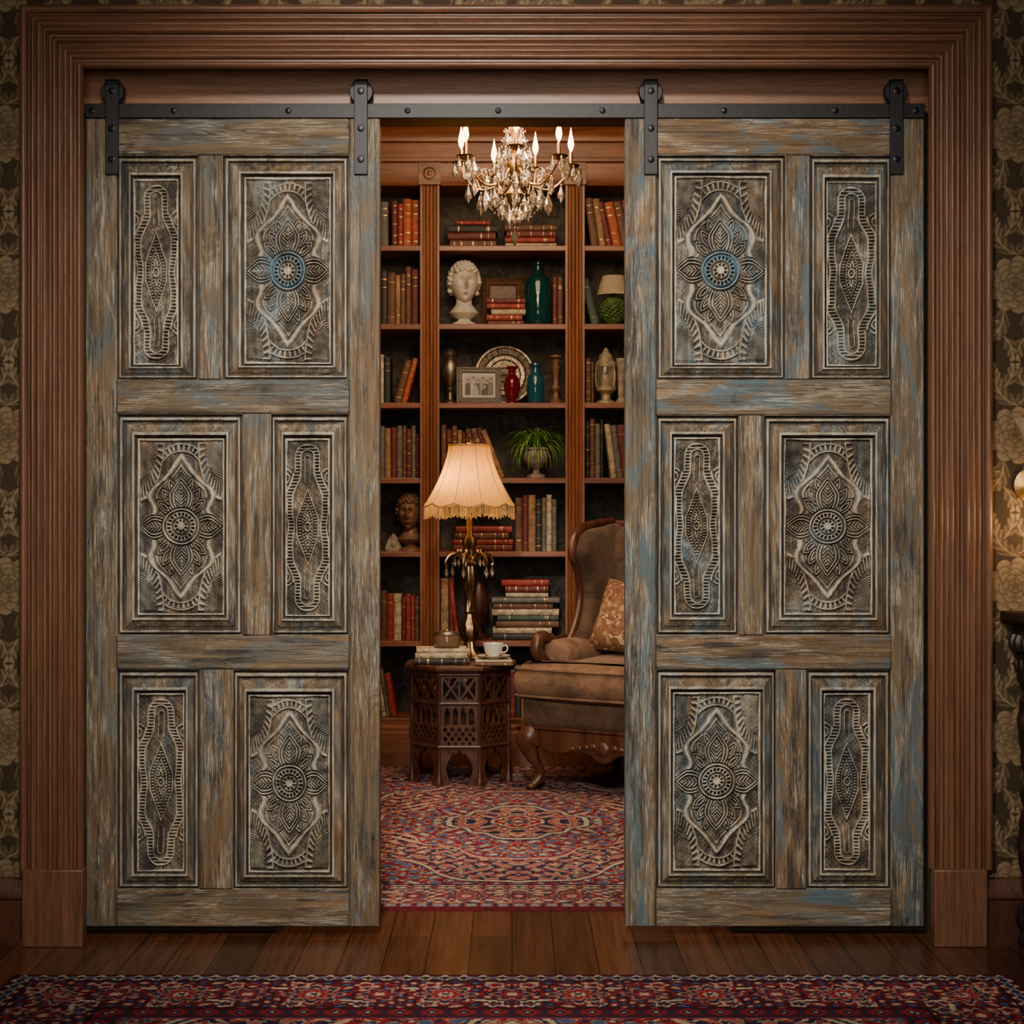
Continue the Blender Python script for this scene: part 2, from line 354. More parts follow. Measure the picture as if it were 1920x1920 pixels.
# ---------------------------------------------------------------- doors
def make_door(idx,xl,xr,panels,rows,label):
    W_V,W_H=W_ALL[idx]
    zb,zt=PZ(1738),PZ(222); xc=(PX(xl)+PX(xr))/2
    D=empty('door_%d'%idx,(xc,0.02,zb),label=label,cat='door',kind='structure')
    def bx(name,x0,x1,z0,z1,mat,y0=-.02,y1=.02):
        MB().box(x0-xc,x1-xc,y0,y1,z0-zb,z1-zb).obj(name,mat,D,bevel=.004)
    sl,sr=panels['st']
    bx('stile',PX(xl),PX(sl),zb,zt,W_V); bx('stile',PX(sr),PX(xr),zb,zt,W_V)
    for a,b in ((222,rows[0][0]),(rows[0][1],rows[1][0]),(rows[1][1],rows[2][0]),(rows[2][1],1738)):
        bx('rail',PX(sl)+.0008,PX(sr)-.0008,PZ(b),PZ(a),W_H)
    bx('backing_panel',PX(sl),PX(sr),PZ(rows[2][1]),PZ(rows[0][0]),W_V,-.001,.016)
    for ri,(z0,z1) in enumerate(rows):
        a,b=panels['mul'][ri]
        bx('mullion',PX(a),PX(b),PZ(z1)+.0008,PZ(z0)-.0008,W_V)
        for (ox0,ox1,ix0,ix1,iy0,iy1) in ((sl,a)+panels['pan'][ri][0],(b,sr)+panels['pan'][ri][1]):
            O=(PX(ox0)-xc,PX(ox1)-xc,PZ(z1)-zb,PZ(z0)-zb); I=(PX(ix0)-xc,PX(ix1)-xc,PZ(iy1)-zb,PZ(iy0)-zb)
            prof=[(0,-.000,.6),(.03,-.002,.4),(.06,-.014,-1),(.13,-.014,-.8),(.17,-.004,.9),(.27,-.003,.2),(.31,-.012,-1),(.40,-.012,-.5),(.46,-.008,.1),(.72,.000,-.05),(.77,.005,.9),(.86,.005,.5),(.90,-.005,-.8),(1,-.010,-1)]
            n=len(prof); v=[];f=[];wr=[]; SG=14; rs=random.Random(int(ox0+z0))
            for s_,h,wv in prof:
                r=[O[k]+(I[k]-O[k])*s_ for k in range(4)]
                cs=[(r[0],r[2]),(r[1],r[2]),(r[1],r[3]),(r[0],r[3])]
                for c in range(4):
                    p,q=cs[c],cs[(c+1)%4]
                    for t in range(SG):
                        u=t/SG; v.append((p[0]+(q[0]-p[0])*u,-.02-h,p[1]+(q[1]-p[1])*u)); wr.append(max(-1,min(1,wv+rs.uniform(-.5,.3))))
            K=4*SG
            for j in range(n-1):
                for c in range(K): d=(c+1)%K; f.append((j*K+c,j*K+d,(j+1)*K+d,(j+1)*K+c))
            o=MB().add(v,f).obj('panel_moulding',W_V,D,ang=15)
            at=o.data.attributes.new('wear_groove','FLOAT','POINT'); at.data.foreach_set('value',wr)
            wpx=ix1-ix0; isb=wpx>120
            nx=int(wpx*1.6); nyy=int((iy1-iy0)*1.5); asp=.49 if isb else .25
            gx=np.linspace(-asp,asp,nx); gy=np.linspace(-1,1,nyy); GX,GY=np.meshgrid(gx,gy)
            wob=.007*nz(GX,GY,6,idx*9+ri); wo2=.008*nz(GX,GY,5,idx*5+ri+40); h=(big if isb else small)(GX+wob,GY+wo2)
            sd=idx*31+ri*7+isb
            n1=nz(GX,GY,6,sd); n2=nz(GX,GY,60,sd+1); n3=nz(GX,GY,25,sd+2)
            h=h*(1-.18*(n1>.3)*np.clip(n1-.3,0,1))+.06*n2+.06*n3
            P=np.zeros((nyy,nx,3)); P[...,0]=I[0]+(GX+asp)/(2*asp)*(I[1]-I[0]); P[...,2]=I[2]+(GY+1)/2*(I[3]-I[2]); P[...,1]=-.02+.011-.0105*h
            wear_groove=np.clip((h-.36)*2.0+.42*n1+.25*n3,-1,1)  # follows carved height plus noise: pale on high parts, dark in low parts
            pn=None
            if isb and ri==0: rd=np.hypot(GX,GY); pn=np.clip(.95*np.exp(-((rd-.165)/.05)**2)+.35*np.clip(n1-.2,0,1),0,1)
            elif idx==2 and ri<2: pn=np.clip(.4*(n1-.3),0,.4)
            npgrid('carved_panel',P,W_V,D,wear_groove=wear_groove,paint=pn)
    for hx in panels['hang']:
        x=PX(hx)-xc; S=empty('hanger',(x,-.02,PZ(328)-zb)); S.parent=D
        H=PZ(146,-.02)-PZ(328)
        m=MB(); m.box(-.0175,.0175,-.0085,-.0015,0,H); m.box(-.0175,.0175,-.0085,.012,H-.006,H); m.obj('hanger_strap',IRON,S,bevel=.0015)
        wz=PZ(193)+.029-PZ(328)
        MB().lathe([(.0,-.009),(.029,-.009),(.031,-.006),(.0265,-.003),(.0265,.003),(.031,.006),(.029,.009),(0,.009)],32,0,RX(pi/2)).obj('roller_wheel',IRON,S,loc=(0,.009,wz))
        for bz in (wz,PZ(242)-PZ(328),PZ(300)-PZ(328)):
            MB().lathe([(.0,-.0),(.009,0),(.009,.002),(.006,.003),(.006,.0055),(0,.006)],12,0,RX(pi/2)).obj('bolt',IRONB,S,loc=(0,-.0085,bz),ang=25)
    return D
rows=[(290,712),(775,1192),(1255,1668)]
rows1=[(290,712),(778,1192),(1255,1668)]
make_door(1,160,712,{'st':(218,655),'mul':[(372,416),(455,507),(374,436)],'hang':(211,677),
 'pan':[((250,334,335,684),(458,620,332,682)),((258,420,822,1153),(535,618,822,1155)),((257,345,1300,1634),(466,618,1303,1636))]},rows,'tall weathered brown and grey carved wooden sliding barn door')
make_door(2,1172,1733,{'st':(1230,1672),'mul':[(1474,1519),(1386,1432),(1456,1512)],'hang':(1220,1680),
 'pan':[((1265,1438,330,684),(1550,1644,340,686)),((1264,1350,820,1152),(1470,1636,822,1153)),((1262,1426,1298,1633),(1545,1632,1300,1632))]},rows1,'tall weathered carved wooden sliding barn door with blue paint traces')
# track
tx0,tx1=PX(158),PX(1736); tz0=PZ(221)+.001; tz1=PZ(193)
TR=empty('sliding_door_track',((tx0+tx1)/2,.009,tz0),label='long black iron barn door track bolted to wood header',cat='track')
MB().box(tx0,tx1,.005,.013,tz0,tz1,0,T((-(tx0+tx1)/2,-.009,-tz0))).obj('rail_bar',IRON,TR,bevel=.0015)
for p in (172,325,540,764,934,1130,1358,1567,1718):
    MB().lathe([(.0,0),(.008,0),(.008,.002),(.0055,.003),(.0055,.005),(0,.006)],10,0,RX(pi/2)).lathe([(.007,-.008),(.007,-.037)],12,0,RX(pi/2)).obj('bolt',IRONB,TR,loc=(PX(p)-(tx0+tx1)/2,-.004,(tz1-tz0)/2),ang=25)
# ---------------------------------------------------------------- casing, walls
YF=-.10; YW=-.07
cxl,cxr=PX(152,YF),PX(1746,YF); czt=PZ(124,YF); cw=.156
RL,RR,RT=cxl-.035,cxr+.035,czt+.03
def casing():
    ts=np.linspace(0,1,130); 
    hh=[]
    for t in ts:
        if t<.10: h=.018+.007*math.sin(pi*t/.10)
        elif t<.14: h=.012
        elif t<.50: h=.018+.0065*abs(math.sin(pi*(t-.14)/.36*4))
        elif t<.55: h=.015
        elif t<.84: h=.026+.007*abs(math.sin(pi*(t-.55)/.29*3))
        elif t<.87: h=.022
        elif t<1: h=.034+.006*math.sin(pi*(t-.87)/.13)
        else: h=0
        hh.append(h)
    prof=[(0,0)]+[(t*cw,h) for t,h in zip(ts,hh)]+[(cw,0)]
    zp=PZ(1630,YF)
    for nm,a,b,mt in (('trim_1','L0','L1',CAS_V),('trim_2','L1','R1',CAS_H),('trim_3','R1','R0',CAS_V)):
        v=[];f=[];n=len(prof)
        for key in (a,b):
            for w,h in prof:
                x=(cxl-w) if key[0]=='L' else (cxr+w); z=zp if key[1]=='0' else czt+w
                v.append((x,YW-h,z))
        f=[(i,i+1,n+i+1,n+i) for i in range(n-1)]
        f+=[tuple(range(n)),tuple(range(n,2*n))[::-1]]
        MB().add(v,f).obj(nm,mt,label='reeded walnut door casing moulding',cat='door casing',kind='structure',ang=50)
    for i,(x0,x1) in enumerate(((PX(43,YF),PX(157,YF)),(PX(1750,YF),PX(1850,YF)))):
        MB().box(x0,x1,YW-.04,YW,0,zp).obj('trim_%d'%(4+i),CAS_V,bevel=.003,label='plain walnut plinth block at foot of door casing',cat='plinth block',kind='structure')
casing()
WTOP=2.9
def paper(x,z,cols=((.046,.031,.017),(.120,.082,.043),(.30,.215,.118))):
    # large flower heads alternating with curling acanthus leaves on a brown ground
    tw,thh=.40,.385
    x=np.abs(x)-1.285; z=z+.05
    k=np.floor(x/tw+.5); xx=x-k*tw; zz=np.mod(z+np.mod(k,2)*thh/2,thh)-thh/2
    v=np.zeros_like(xx)
    def leaf(cx,cy,an,L,W,bend):
        nonlocal v
        for ox in (-tw,0,tw):
          for oy in ((-thh,0,thh) if ox==0 else (-thh/2,thh/2)):
            for sx in (1,-1):
                dx=sx*(xx-ox)-cx; dy=zz-oy-cy; X=dx*math.cos(an)+dy*math.sin(an); Y=-dx*math.sin(an)+dy*math.cos(an)
                X=X+bend*Y*Y; ser=np.cos((Y*1.0-np.abs(X)*1.3)*260); d=ves(X,Y,L,W)+.0028*(1-ser)
                vein=.50+.22*ser+.20*(Y/L)-.15*(np.abs(X)/W)
                v=np.where(d<0,np.where(np.abs(X)<.0018,.85,vein),v); v=np.where((d>0)&(d<.0022),.0,v)
    for a in ((.060,.165,-.1,.045,.018,-9),(.090,-.170,2.9,.045,.018,9),(.150,.125,-.7,.045,.017,9),(.155,-.120,-2.3,.045,.017,-9),
              (.040,.110,-.55,.062,.024,8),(.092,.082,.75,.058,.023,-8),(.040,-.112,-2.6,.062,.024,8),(.095,-.070,2.4,.058,.023,-8),(.110,.005,.2,.045,.019,8),(.010,.150,.35,.042,.018,-8),(.010,-.160,2.8,.042,.018,8),(.135,.050,-.9,.040,.015,8),(.140,-.045,-2.2,.040,.015,-8)): leaf(*a)
    for cx,cy,rr in ((0,0,.072),(tw/2,0,.042),(-tw/2,0,.042)):
        dx,dy=xx-cx,zz-cy; th=np.arctan2(dy,dx); r=np.hypot(dx,dy*.95)
        val=np.zeros_like(r); ins=np.zeros(r.shape,bool)
        # overlapping petal tiers, outer first
        for ti,(rad,npt,off) in enumerate(((1.0,9,0.0),(.80,8,.4),(.60,7,.9),(.42,6,.2),(.24,5,.7))):
            cell=np.abs(np.cos(th*npt/2+off)); edge=rr*rad*(.74+.26*cell**.45)
            t_in=r<edge; shade=.30+.62*np.clip(r/(rr*rad),0,1)**1.5*(.55+.45*cell)
            shade=np.where(np.abs(np.sin((th*npt/2+off)*1.0))<.10,shade*.8,shade); shade=np.where(edge-r<.0018,.16,shade)
            val=np.where(t_in,shade,val); ins|=t_in
        v=np.where(ins,val,v)
    c=[np.array(q) for q in cols]; v=np.clip(v,0,1)[...,None]
    return np.where(v<.5,c[0]+(c[1]-c[0])*v*2,c[1]+(c[2]-c[1])*(v*2-1))
WP=attrmat('damask_wallpaper',.7,500,.25,.2)
def wallgrid(name,x0,x1,z0,z1,y,step=.003,**kw):
    nx=max(2,int((x1-x0)/step)); nz_=max(2,int((z1-z0)/step))
    GX,GZ=np.meshgrid(np.linspace(x0,x1,nx),np.linspace(z0,z1,nz_)); P=np.stack([GX,np.full_like(GX,y),GZ],-1)
    return npgrid(name,P,WP,colr=paper(GX,GZ),**kw)
kwW=dict(label='brown and tan floral damask papered wall',cat='wall',kind='structure')
MB().box(-2.6,RL,YW+.001,.06,0,WTOP).box(RR,2.6,YW+.001,.06,0,WTOP).box(RL,RR,YW+.001,.06,RT,WTOP).obj('wall_front',PLAST,label='wall around the wide doorway opening',cat='wall',kind='structure')
wallgrid('wall_front_left',-1.75,cxl-.02,0,WTOP,YW,.0022,**kwW)
wallgrid('wall_front_right',cxr+.02,1.75,0,WTOP,YW,.0022,**kwW)
wallgrid('wall_front_top',cxl-.02,cxr+.02,RT,WTOP,YW,.006,**kwW)
OL,OR,OT=-.62,.58,PZ(236,.18)
MB().box(-2.6,OL,.06,.18,0,3.0).box(OR,2.6,.06,.18,0,3.0).box(OL,OR,.06,.18,OT,3.0).obj('wall_divider',PLAST,label='dividing wall with library opening',cat='wall',kind='structure')
MB().box(RL,RR,.043,.06,OT,RT).obj('trim_6',HDR,label='walnut header board behind barn door track',cat='header board',kind='structure',bevel=.002)
MB().box(OL-.0,OL+.015,.06,.18,0,OT).box(OR-.015,OR,.06,.18,0,OT).box(OL,OR,.06,.18,OT-.003,OT).obj('trim_7',DARKW,label='walnut jamb lining inside library opening',cat='door jamb',kind='structure')
def prism(name,prof,x0,x1,mat,**kw):
    n=len(prof); v=[(x,y,z) for x in (x0,x1) for y,z in prof]
    f=[(i,(i+1)%n,n+(i+1)%n,n+i) for i in range(n)]+[tuple(range(n))[::-1],tuple(range(n,2*n))]
    return MB().add(v,f).obj(name,mat,**kw)
bbp=[(YW,0),(YW-.026,0),(YW-.026,.015),(YW-.018,.02),(YW-.018,.115),(YW-.024,.12),(YW-.024,.135),(YW-.014,.15),(YW-.008,.165),(YW,.17)]
prism('baseboard_left',bbp,-2.1,PX(43,YF),DARKW,label='dark wood baseboard',cat='baseboard',kind='structure')
prism('baseboard_right',bbp,PX(1850,YF),2.1,DARKW,label='dark wood baseboard',cat='baseboard',kind='structure')
MB().box(-2.6,2.6,-4.5,3.6,-.05,0).obj('floor',FLOOR,label='dark reddish hardwood plank floor',cat='floor',kind='structure')
INW=plain('library_wall_paint',(.06,.025,.016),.7)
MB().box(-1.75,-1.65,.18,3.6,0,3.0).obj('wall_left',INW,label='dark red brown library wall',cat='wall',kind='structure')
MB().box(1.65,1.75,.18,3.6,0,3.0).obj('wall_right',INW,label='dark red brown library wall',cat='wall',kind='structure')
MB().box(-1.75,1.75,3.53,3.6,0,3.0).obj('wall_back',INW,label='dark wall behind built-in bookcase',cat='wall',kind='structure')
MB().box(-1.75,1.75,.06,3.6,3.0,3.05).obj('ceiling',wood('ceiling_wood',(.09,.03,.013),(.18,.065,.028),'x'),label='dark wood library ceiling',cat='ceiling',kind='structure')
# ---------------------------------------------------------------- rugs
def pal(idx):
    P=np.array([(.020,.022,.060),(.27,.020,.028),(.50,.39,.27),(.075,.11,.21),(.36,.13,.105),(.10,.009,.015),(.013,.010,.020)]); return P[idx]
def flower(u,w,rad,n=8,ph=0):
    r=np.hypot(u,w)/rad; th=np.arctan2(w,u); return r/(1+.22*np.cos(th*n+ph))
def rug(x,y,W,L,sc=1.0,edge=2):
    q=.0038; x=np.round(x/q)*q; y=np.round(y/q)*q
    ax,ay=np.abs(x),np.abs(y); d1,d2=W/2-ax,L/2-ay; d=np.minimum(d1,d2); s=np.where(d1<d2,ay,ax)
    th=np.arctan2(ay,ax*1.2); p=1.25; r=((ax)**p+(ay*.80)**p)**(1/p)
    lob=r*(1+.045*np.cos(12*th))
    A=np.sin(52*ax+2.6*np.sin(18*ay+1))*np.sin(44*ay+2.6*np.sin(17*ax)); B=np.sin(108*ax+2*np.sin(36*ay))*np.sin(96*ay+2*np.sin(34*ax))
    I=np.full(x.shape,2)
    def zone(lo,hi,base,c1,c2,k=.5,vn=None,small_=True):
        nonlocal I
        z=(lob>=lo)&(lob<hi); J=np.full(x.shape,base); oc=2 if base!=2 else 0
        if vn is not None:
            vv=np.abs(np.sin(38*lob+2.4*np.sin(th*16))); J=np.where(vv<.12,vn,J)
        J=np.where(A>k,oc,J); J=np.where(A>k+.10,c1,J); J=np.where(A>k+.30,c2,J); J=np.where(A>k+.42,oc,J)
        J=np.where(A<-k-.05,oc,J); J=np.where(A<-k-.14,c2,J)
        if small_: J=np.where((np.abs(A)<k*.7)&(B>.55),c1,J); J=np.where((np.abs(A)<k*.7)&(B<-.66),oc,J)
        I=np.where(z,J,I)
    def line(lo,hi,c):
        nonlocal I; I=np.where((lob>=lo)&(lob<hi),c,I)
    zone(1.06,9,2,1,0,.32,1); line(1.04,1.06,0)
    zone(.80,1.04,1,0,3,.40,0); line(.79,.80,0); line(.775,.79,2)
    zone(.52,.775,0,1,4,.38,4); line(.51,.52,2); line(.50,.51,1)
    zone(.275,.50,1,0,3,.36,0); line(.265,.275,0)
    line(.245,.265,2); line(.235,.245,0)
    zone(.11,.235,4,1,0,.34,1); line(.10,.11,0); line(.085,.10,2); line(0,.085,1)
    ang=np.arctan2(y,x); pr=np.hypot(x,y*.85)
    fl=flower(x,y*.85,.055,8); I=np.where(fl<1,2,I); I=np.where(fl<.75,0,I); I=np.where(fl<.45,4,I); I=np.where(fl<.2,2,I)
    def band(lo,hi,base): 
        nonlocal I; I=np.where((d>=lo*sc)&(d<hi*sc),base,I)
    def motifs(mid,per,rad,cs,n=8,ph=0.0):
        nonlocal I
        u=np.mod(s+ph*per,per)-per/2; w=d-mid*sc; f=flower(u,w,rad*sc,n)
        for lim,c in cs: I=np.where((f<lim)&(d<.36*sc),c,I)
    band(0,.36,1)
    band(0,.012,5); band(.012,.02,6); band(.02,.06,edge); motifs(.04,.045,.020,((1,2 if edge!=2 else 1),(.6,0)),4); motifs(.04,.045,.010,((1,3),),4,.5)
    band(.06,.068,6); band(.068,.28,4 if edge==2 else 5)
    zb=(d>.068*sc)&(d<.28*sc); S1=np.sin(s*110+2*np.sin(s*24))*np.sin(d*110/sc+2*np.sin(s*24))
    I=np.where(zb&(S1>.35),0,I); I=np.where(zb&(S1<-.45),2 if edge==2 else 4,I); I=np.where(zb&(S1<-.8),2,I); I=np.where(zb&(S1>.8),3,I)
    vine=np.abs((d-.174*sc)-.060*sc*np.sin(s*2*pi/.30)-.012*np.sin(s*2*pi/.1)); I=np.where(zb&(vine<.012),6,I); I=np.where(zb&(vine<.0065),2,I)
    v2=np.abs((d-.174*sc)+.085*sc*np.cos(s*2*pi/.30)); I=np.where(zb&(v2<.006),1,I)
    motifs(.174,.30,.080,((1,6),(.94,1),(.80,2),(.74,0),(.56,4),(.42,1),(.22,2),(.1,0)),8,.0)
    motifs(.174,.30,.052,((1,6),(.9,4),(.7,0),(.5,1),(.25,2)),6,.5)
    motifs(.10,.15,.022,((1,2),(.7,1),(.3,0)),5,.25); motifs(.248,.15,.022,((1,2),(.7,0),(.3,1)),5,.25)
    band(.28,.288,6); band(.288,.34,edge); motifs(.314,.07,.025,((1,1),(.55,0),(.2,2)),4); motifs(.314,.07,.012,((1,0),),4,.5); band(.34,.352,0)
    c=pal(I); g=.70+.55*np.random.RandomState(3).rand(*x.shape); fade=.95+.25*nz(x,y,3,5)
    return c*(g*fade)[...,None]
RUGM=attrmat('persian_wool_pile',.95,350,.25,.6)
def make_rug(name,xc,yc,W,L,step,sc,label,edge=2,fringe=True):
    nx,ny=int(W/step),int(L/step); GX,GY=np.meshgrid(np.linspace(-W/2,W/2,nx),np.linspace(-L/2,L/2,ny))
    dd=np.minimum(np.minimum(W/2-np.abs(GX),L/2-np.abs(GY)),.01)/.01
    P=np.stack([GX,GY,.008*np.sqrt(np.clip(dd,0,1))+.0005],-1)
    E=empty(name,(xc,yc,0),label=label,cat='rug')
    npgrid('rug_pile',P,RUGM,E,colr=rug(GX,GY,W,L,sc,edge))
    if not fringe: return
    m=MB(); rs=random.Random(2)
    for sx in (-1,1):
        y=-L/2
        while y<L/2:
            m.box(sx*W/2-(0.002 if sx>0 else .03),sx*W/2+(.03 if sx>0 else .002),y,y+.003,.0005,.003,0,RZ(rs.uniform(-.004,.004))); y+=.008
    m.obj('rug_fringe',PAGE,E,kind='stuff')
make_rug('area_rug',.02,(.267+2.76)/2,2.5,2.76-.267,.0040,.80,'red, navy and cream Persian medallion rug under table and chair')
make_rug('runner_rug',0.0,-.368-.62,2.37,1.24,.0030,.95,'dark red and navy Persian rug on hardwood before the doors',5,False)
# ---------------------------------------------------------------- bookcase
YB=3.22; SB=F/(CD+YB)
SZ=[PZ(p,YB) for p in (460,607,755,896,1034,1202,1347)]
bx=[PX(516,YB),PX(552,YB),PX(788,YB),PX(824,YB),PX(1060,YB),PX(1096,YB),PX(1332,YB),PX(1368,YB)]
BC=empty('bookcase',((bx[0]+bx[7])/2,YB+.15,0),label='tall built-in mahogany bookcase with fluted pilasters',cat='bookcase')
bo=T((-(bx[0]+bx[7])/2,-(YB+.15),0))
BKP=Mt('dark_embossed_back',None,.7)
_v=BKP.co(rand=False); _n=BKP.noise(_v,14,5,.6,1.5); BKP.col(BKP.mix(BKP.mr(_n,.42,.58),(.014,.010,.007),(.06,.046,.032))); BKP.bump(_n,.5,.01)
MB().box(bx[0],bx[7],YB+.285,YB+.30,0,2.62,0,bo).obj('back_panel',BKP.m,BC)
for i in range(4):
    x0,x1=bx[2*i],bx[2*i+1]; m=MB(); w=x1-x0
    z0,z1=.2,2.60
    pts=[(x0,YB+.02)]; 
    xs=np.linspace(x0,x1,61)
    for x in xs:
        t=(x-x0)/w; g=0
        if .12<t<.88: g=.009*abs(math.sin(pi*(t-.12)/.76*4))**.7
        pts.append((x,YB-.012+g))
    pts.append((x1,YB+.02)); n=len(pts)
    v=[(x,y,z) for z in (z0,z1) for x,y in pts]; f=[(a,a+1,n+a+1,n+a) for a in range(n-1)]
    m.add(v,f,0,bo); m.box(x0+.01,x1-.01,YB+.0,YB+.285,0,2.6,0,bo); m.box(x0-.004,x1+.004,YB-.02,YB+.02,0,.2,0,bo)
    m.obj('pilaster',SH_V,BC,ang=40)
    m=MB(); m.box(x0-.006,x1+.006,YB-.028,YB+.01,2.60,2.70,0,bo); xm=(x0+x1)/2
    m.lathe([(.03,0),(.03,.006),(.024,.008),(.022,.004),(.012,.004),(.01,.009),(0,.011)],20,0,bo@T((xm,YB-.028,2.65))@RX(pi/2)); m.obj('rosette_block',SH_H,BC)
for b in range(3):
    x0,x1=bx[2*b+1],bx[2*b+2]
    for z in SZ:
        MB().box(x0-.009,x1+.009,YB,YB+.285,z-.026,z,0,bo).obj('shelf',SH_H,BC,bevel=.003)
def bcprism(name,prof,x0,x1):
    n=len(prof); v=[(x,y,z) for x in (x0,x1) for y,z in prof]
    f=[(i,(i+1)%n,n+(i+1)%n,n+i) for i in range(n)]+[tuple(range(n))[::-1],tuple(range(n,2*n))]
    return MB().add(v,f,0,bo).obj(name,SH_H,BC)
bcprism('cornice',[(YB+.3,2.60),(YB-.0,2.60),(YB-.012,2.62),(YB-.012,2.70),(YB-.03,2.705),(YB-.03,2.72),(YB-.02,2.725),(YB-.02,2.79),(YB-.04,2.795),(YB-.04,2.81),(YB-.05,2.83),(YB-.075,2.86),(YB-.075,2.875),(YB-.10,2.89),(YB-.13,2.93),(YB-.15,2.96),(YB-.15,2.99),(YB+.3,2.99)],bx[0]-.02,bx[7]+.02)
bcprism('base_plinth',[(YB+.28,0),(YB-.03,0),(YB-.03,.09),(YB-.02,.10),(YB-.02,.115),(YB-.005,.13),(YB+.28,.13)],bx[0],bx[7])
# ---------------------------------------------------------------- books
def book(x,z,t,h,dp,c,y,tilt=0,flat=False,rz=0,label=None,group=None,bands=None):
    m=MB(); hb=t/2
    seg=6; oc=[(-hb,dp)]+[(-hb*math.cos(pi*k/seg),-.005*math.sin(pi*k/seg)) for k in range(seg+1)]+[(hb,dp)]
    bt=.0025; ic=[(hb-bt,dp)]+[(hb-bt,.004),(-hb+bt,.004)]+[(-hb+bt,dp)]
    P=oc+ic; n=len(P); v=[(a,b,zz) for zz in (0,h) for a,b in P]
    f=[(i,(i+1)%n,n+(i+1)%n,n+i) for i in range(n)]
    f+=[tuple(range(n))[::-1],tuple(range(n,2*n))]; m.add(v,f,0)
    m.box(-hb+bt,hb-bt,.003,dp-.004,.003,h-.003,1)
    for q in (bands if bands is not None else R.choice([(.12,.3,.7,.88),(.15,.82),(.1,.25,.5,.75,.9),(.2,.78,.82),(.7,.85)])):
        bw=R.choice([.0012,.0016,.003]); pc=[(-(hb+.0004)*math.cos(pi*k/seg),-.0058*math.sin(pi*k/seg)) for k in range(seg+1)]; k=len(pc)
        v=[(a,b,q*h+dz) for dz in (-bw,bw) for a,b in pc]; m.add(v,[(i,i+1,k+i+1,k+i) for i in range(k-1)],2)
    rot=(0,tilt,rz)
    if flat: rot=(0,pi/2,rz); loc=(x,y,z+hb)
    else: loc=(x,y,z+(abs(math.sin(tilt))*hb))
    return m.obj('book',[BKM[c],PAGE,GILT],loc=loc,rot=rot,label=label or ('%s cloth book with gilt spine %s'%(c,'lying flat in stack' if flat else ('leaning on shelf' if tilt else 'upright on shelf'))),cat='book',group=group)
def row(p0,p1,s,n,h0,h1,cols,group,tilt=0,y=None,hs=None):
    y=y or YB+.05; sc=F/(CD+y); z=SZ[s]; w=[R.uniform(.7,1.4) for _ in range(n)]
    tot=(p1-p0)/sc; k=tot/sum(w)
    x=(p0-960)/sc
    for i in range(n):
        t=w[i]*k; hh=R.uniform(h0,h1)/sc
        adv=t/math.cos(tilt); bw=t-.0012
        book(x+adv/2,z,bw,hh,R.uniform(.13,.17),cols[i%len(cols)],y+R.uniform(0,.012) if not tilt else y,tilt,group=group)
        x+=adv
def stack(p0,p1,s,ths,cols,group,y=None,z=None):
    y=y or YB+.06; sc=F/(CD+y); z=SZ[s] if z is None else z; L=(p1-p0)/sc
    for i,(t,c) in enumerate(zip(ths,cols)):
        l=L*R.uniform(.86,1.0); x=(p0-960)/sc+(L-l)*R.random()
        book(x,z,t-.001,l,.14,c,y+R.uniform(0,.01),flat=True,rz=R.uniform(-.03,.03),group=group); z+=t
row(660,728,0,5,80,95,['grey','black','brown','dark green','grey'],'books on top shelf of side bay')
row(734,786,0,4,78,92,['dark red','red','orange','orange'],'books on top shelf of side bay')
row(660,785,1,10,90,110,['brown','dark red','brown','brown','black','brown','tan','brown','brown','dark red'],'brown leather books on second shelf')
row(660,732,2,5,75,92,['brown','grey','brown','cream','black'],'books on third shelf of side bay')
row(738,762,2,2,82,88,['brown','orange'],'leaning books on third shelf',tilt=.26)
row(660,786,3,13,82,102,['dark red','navy','brown','grey','dark red','grey','tan','dark red','grey','brown','dark red','grey','dark red'],'books on fourth shelf of side bay')
row(660,786,5,12,78,98,['brown','red','dark red','tan','red','brown','red','cream','dark red','red','red','brown'],'red books on lower shelf')
row(716,744,6,3,80,92,['cream','grey','red'],'leaning books on bottom shelf',tilt=-.16)
stack(840,938,0,[.035,.035,.035],['brown','dark red','black'],'stacked books on top shelf')
stack(856,920,0,[.02],['red'],'stacked books on top shelf',z=SZ[0]+.106)
stack(946,1044,0,[.022,.026,.03,.03],['cream','red','dark red','brown'],'second stack on top shelf')
stack(912,986,1,[.022,.028,.026,.026,.024],['dark red','red','cream','red','dark red'],'red books beside bust')
row(1036,1056,1,2,92,104,['dark red','brown'],'books behind bottle',y=YB+.1)
row(827,904,3,8,85,112,['brown','dark red','brown','tan','dark red','brown','grey','dark red'],'books behind table lamp')
row(906,944,3,4,90,96,['dark red','brown','dark red','tan'],'leaning books beside fern',tilt=-.38)
stack(850,962,4,[.03,.026,.03,.03],['dark red','red','brown','red'],'stack of red books behind lamp')
row(966,1044,4,7,95,116,['brown','dark red','tan','black','grey','cream','grey'],'books on fifth shelf')
row(826,852,5,2,105,122,['tan','dark red'],'books on sixth shelf',)
row(854,862,5,1,108,110,['red'],'books on sixth shelf',tilt=-.12)
stack(922,1050,5,[.03,.028,.03,.025,.03,.028,.026],['black','cream','brown','dark green','cream','brown','grey'],'tall stack of old books')
stack(940,1030,5,[.022,.03,.03],['cream','dark red','red'],'tall stack of old books',z=SZ[5]+.198)
row(826,1050,6,16,85,110,['brown','dark red','black','tan'],'books on bottom shelf')
row(1108,1136,0,2,90,96,['brown','tan'],'leaning books on top shelf',tilt=-.14)
row(1137,1200,0,4,84,92,['dark red','orange','brown','dark red'],'leaning books on top shelf',tilt=-.2)
row(1108,1124,1,1,86,88,['dark green'],'leaning green book',tilt=-.24)
row(1098,1114,2,2,72,90,['brown','brown'],'books beside lantern')
row(1098,1132,3,4,100,112,['black','brown','grey','black'],'books on fourth shelf of right bay')
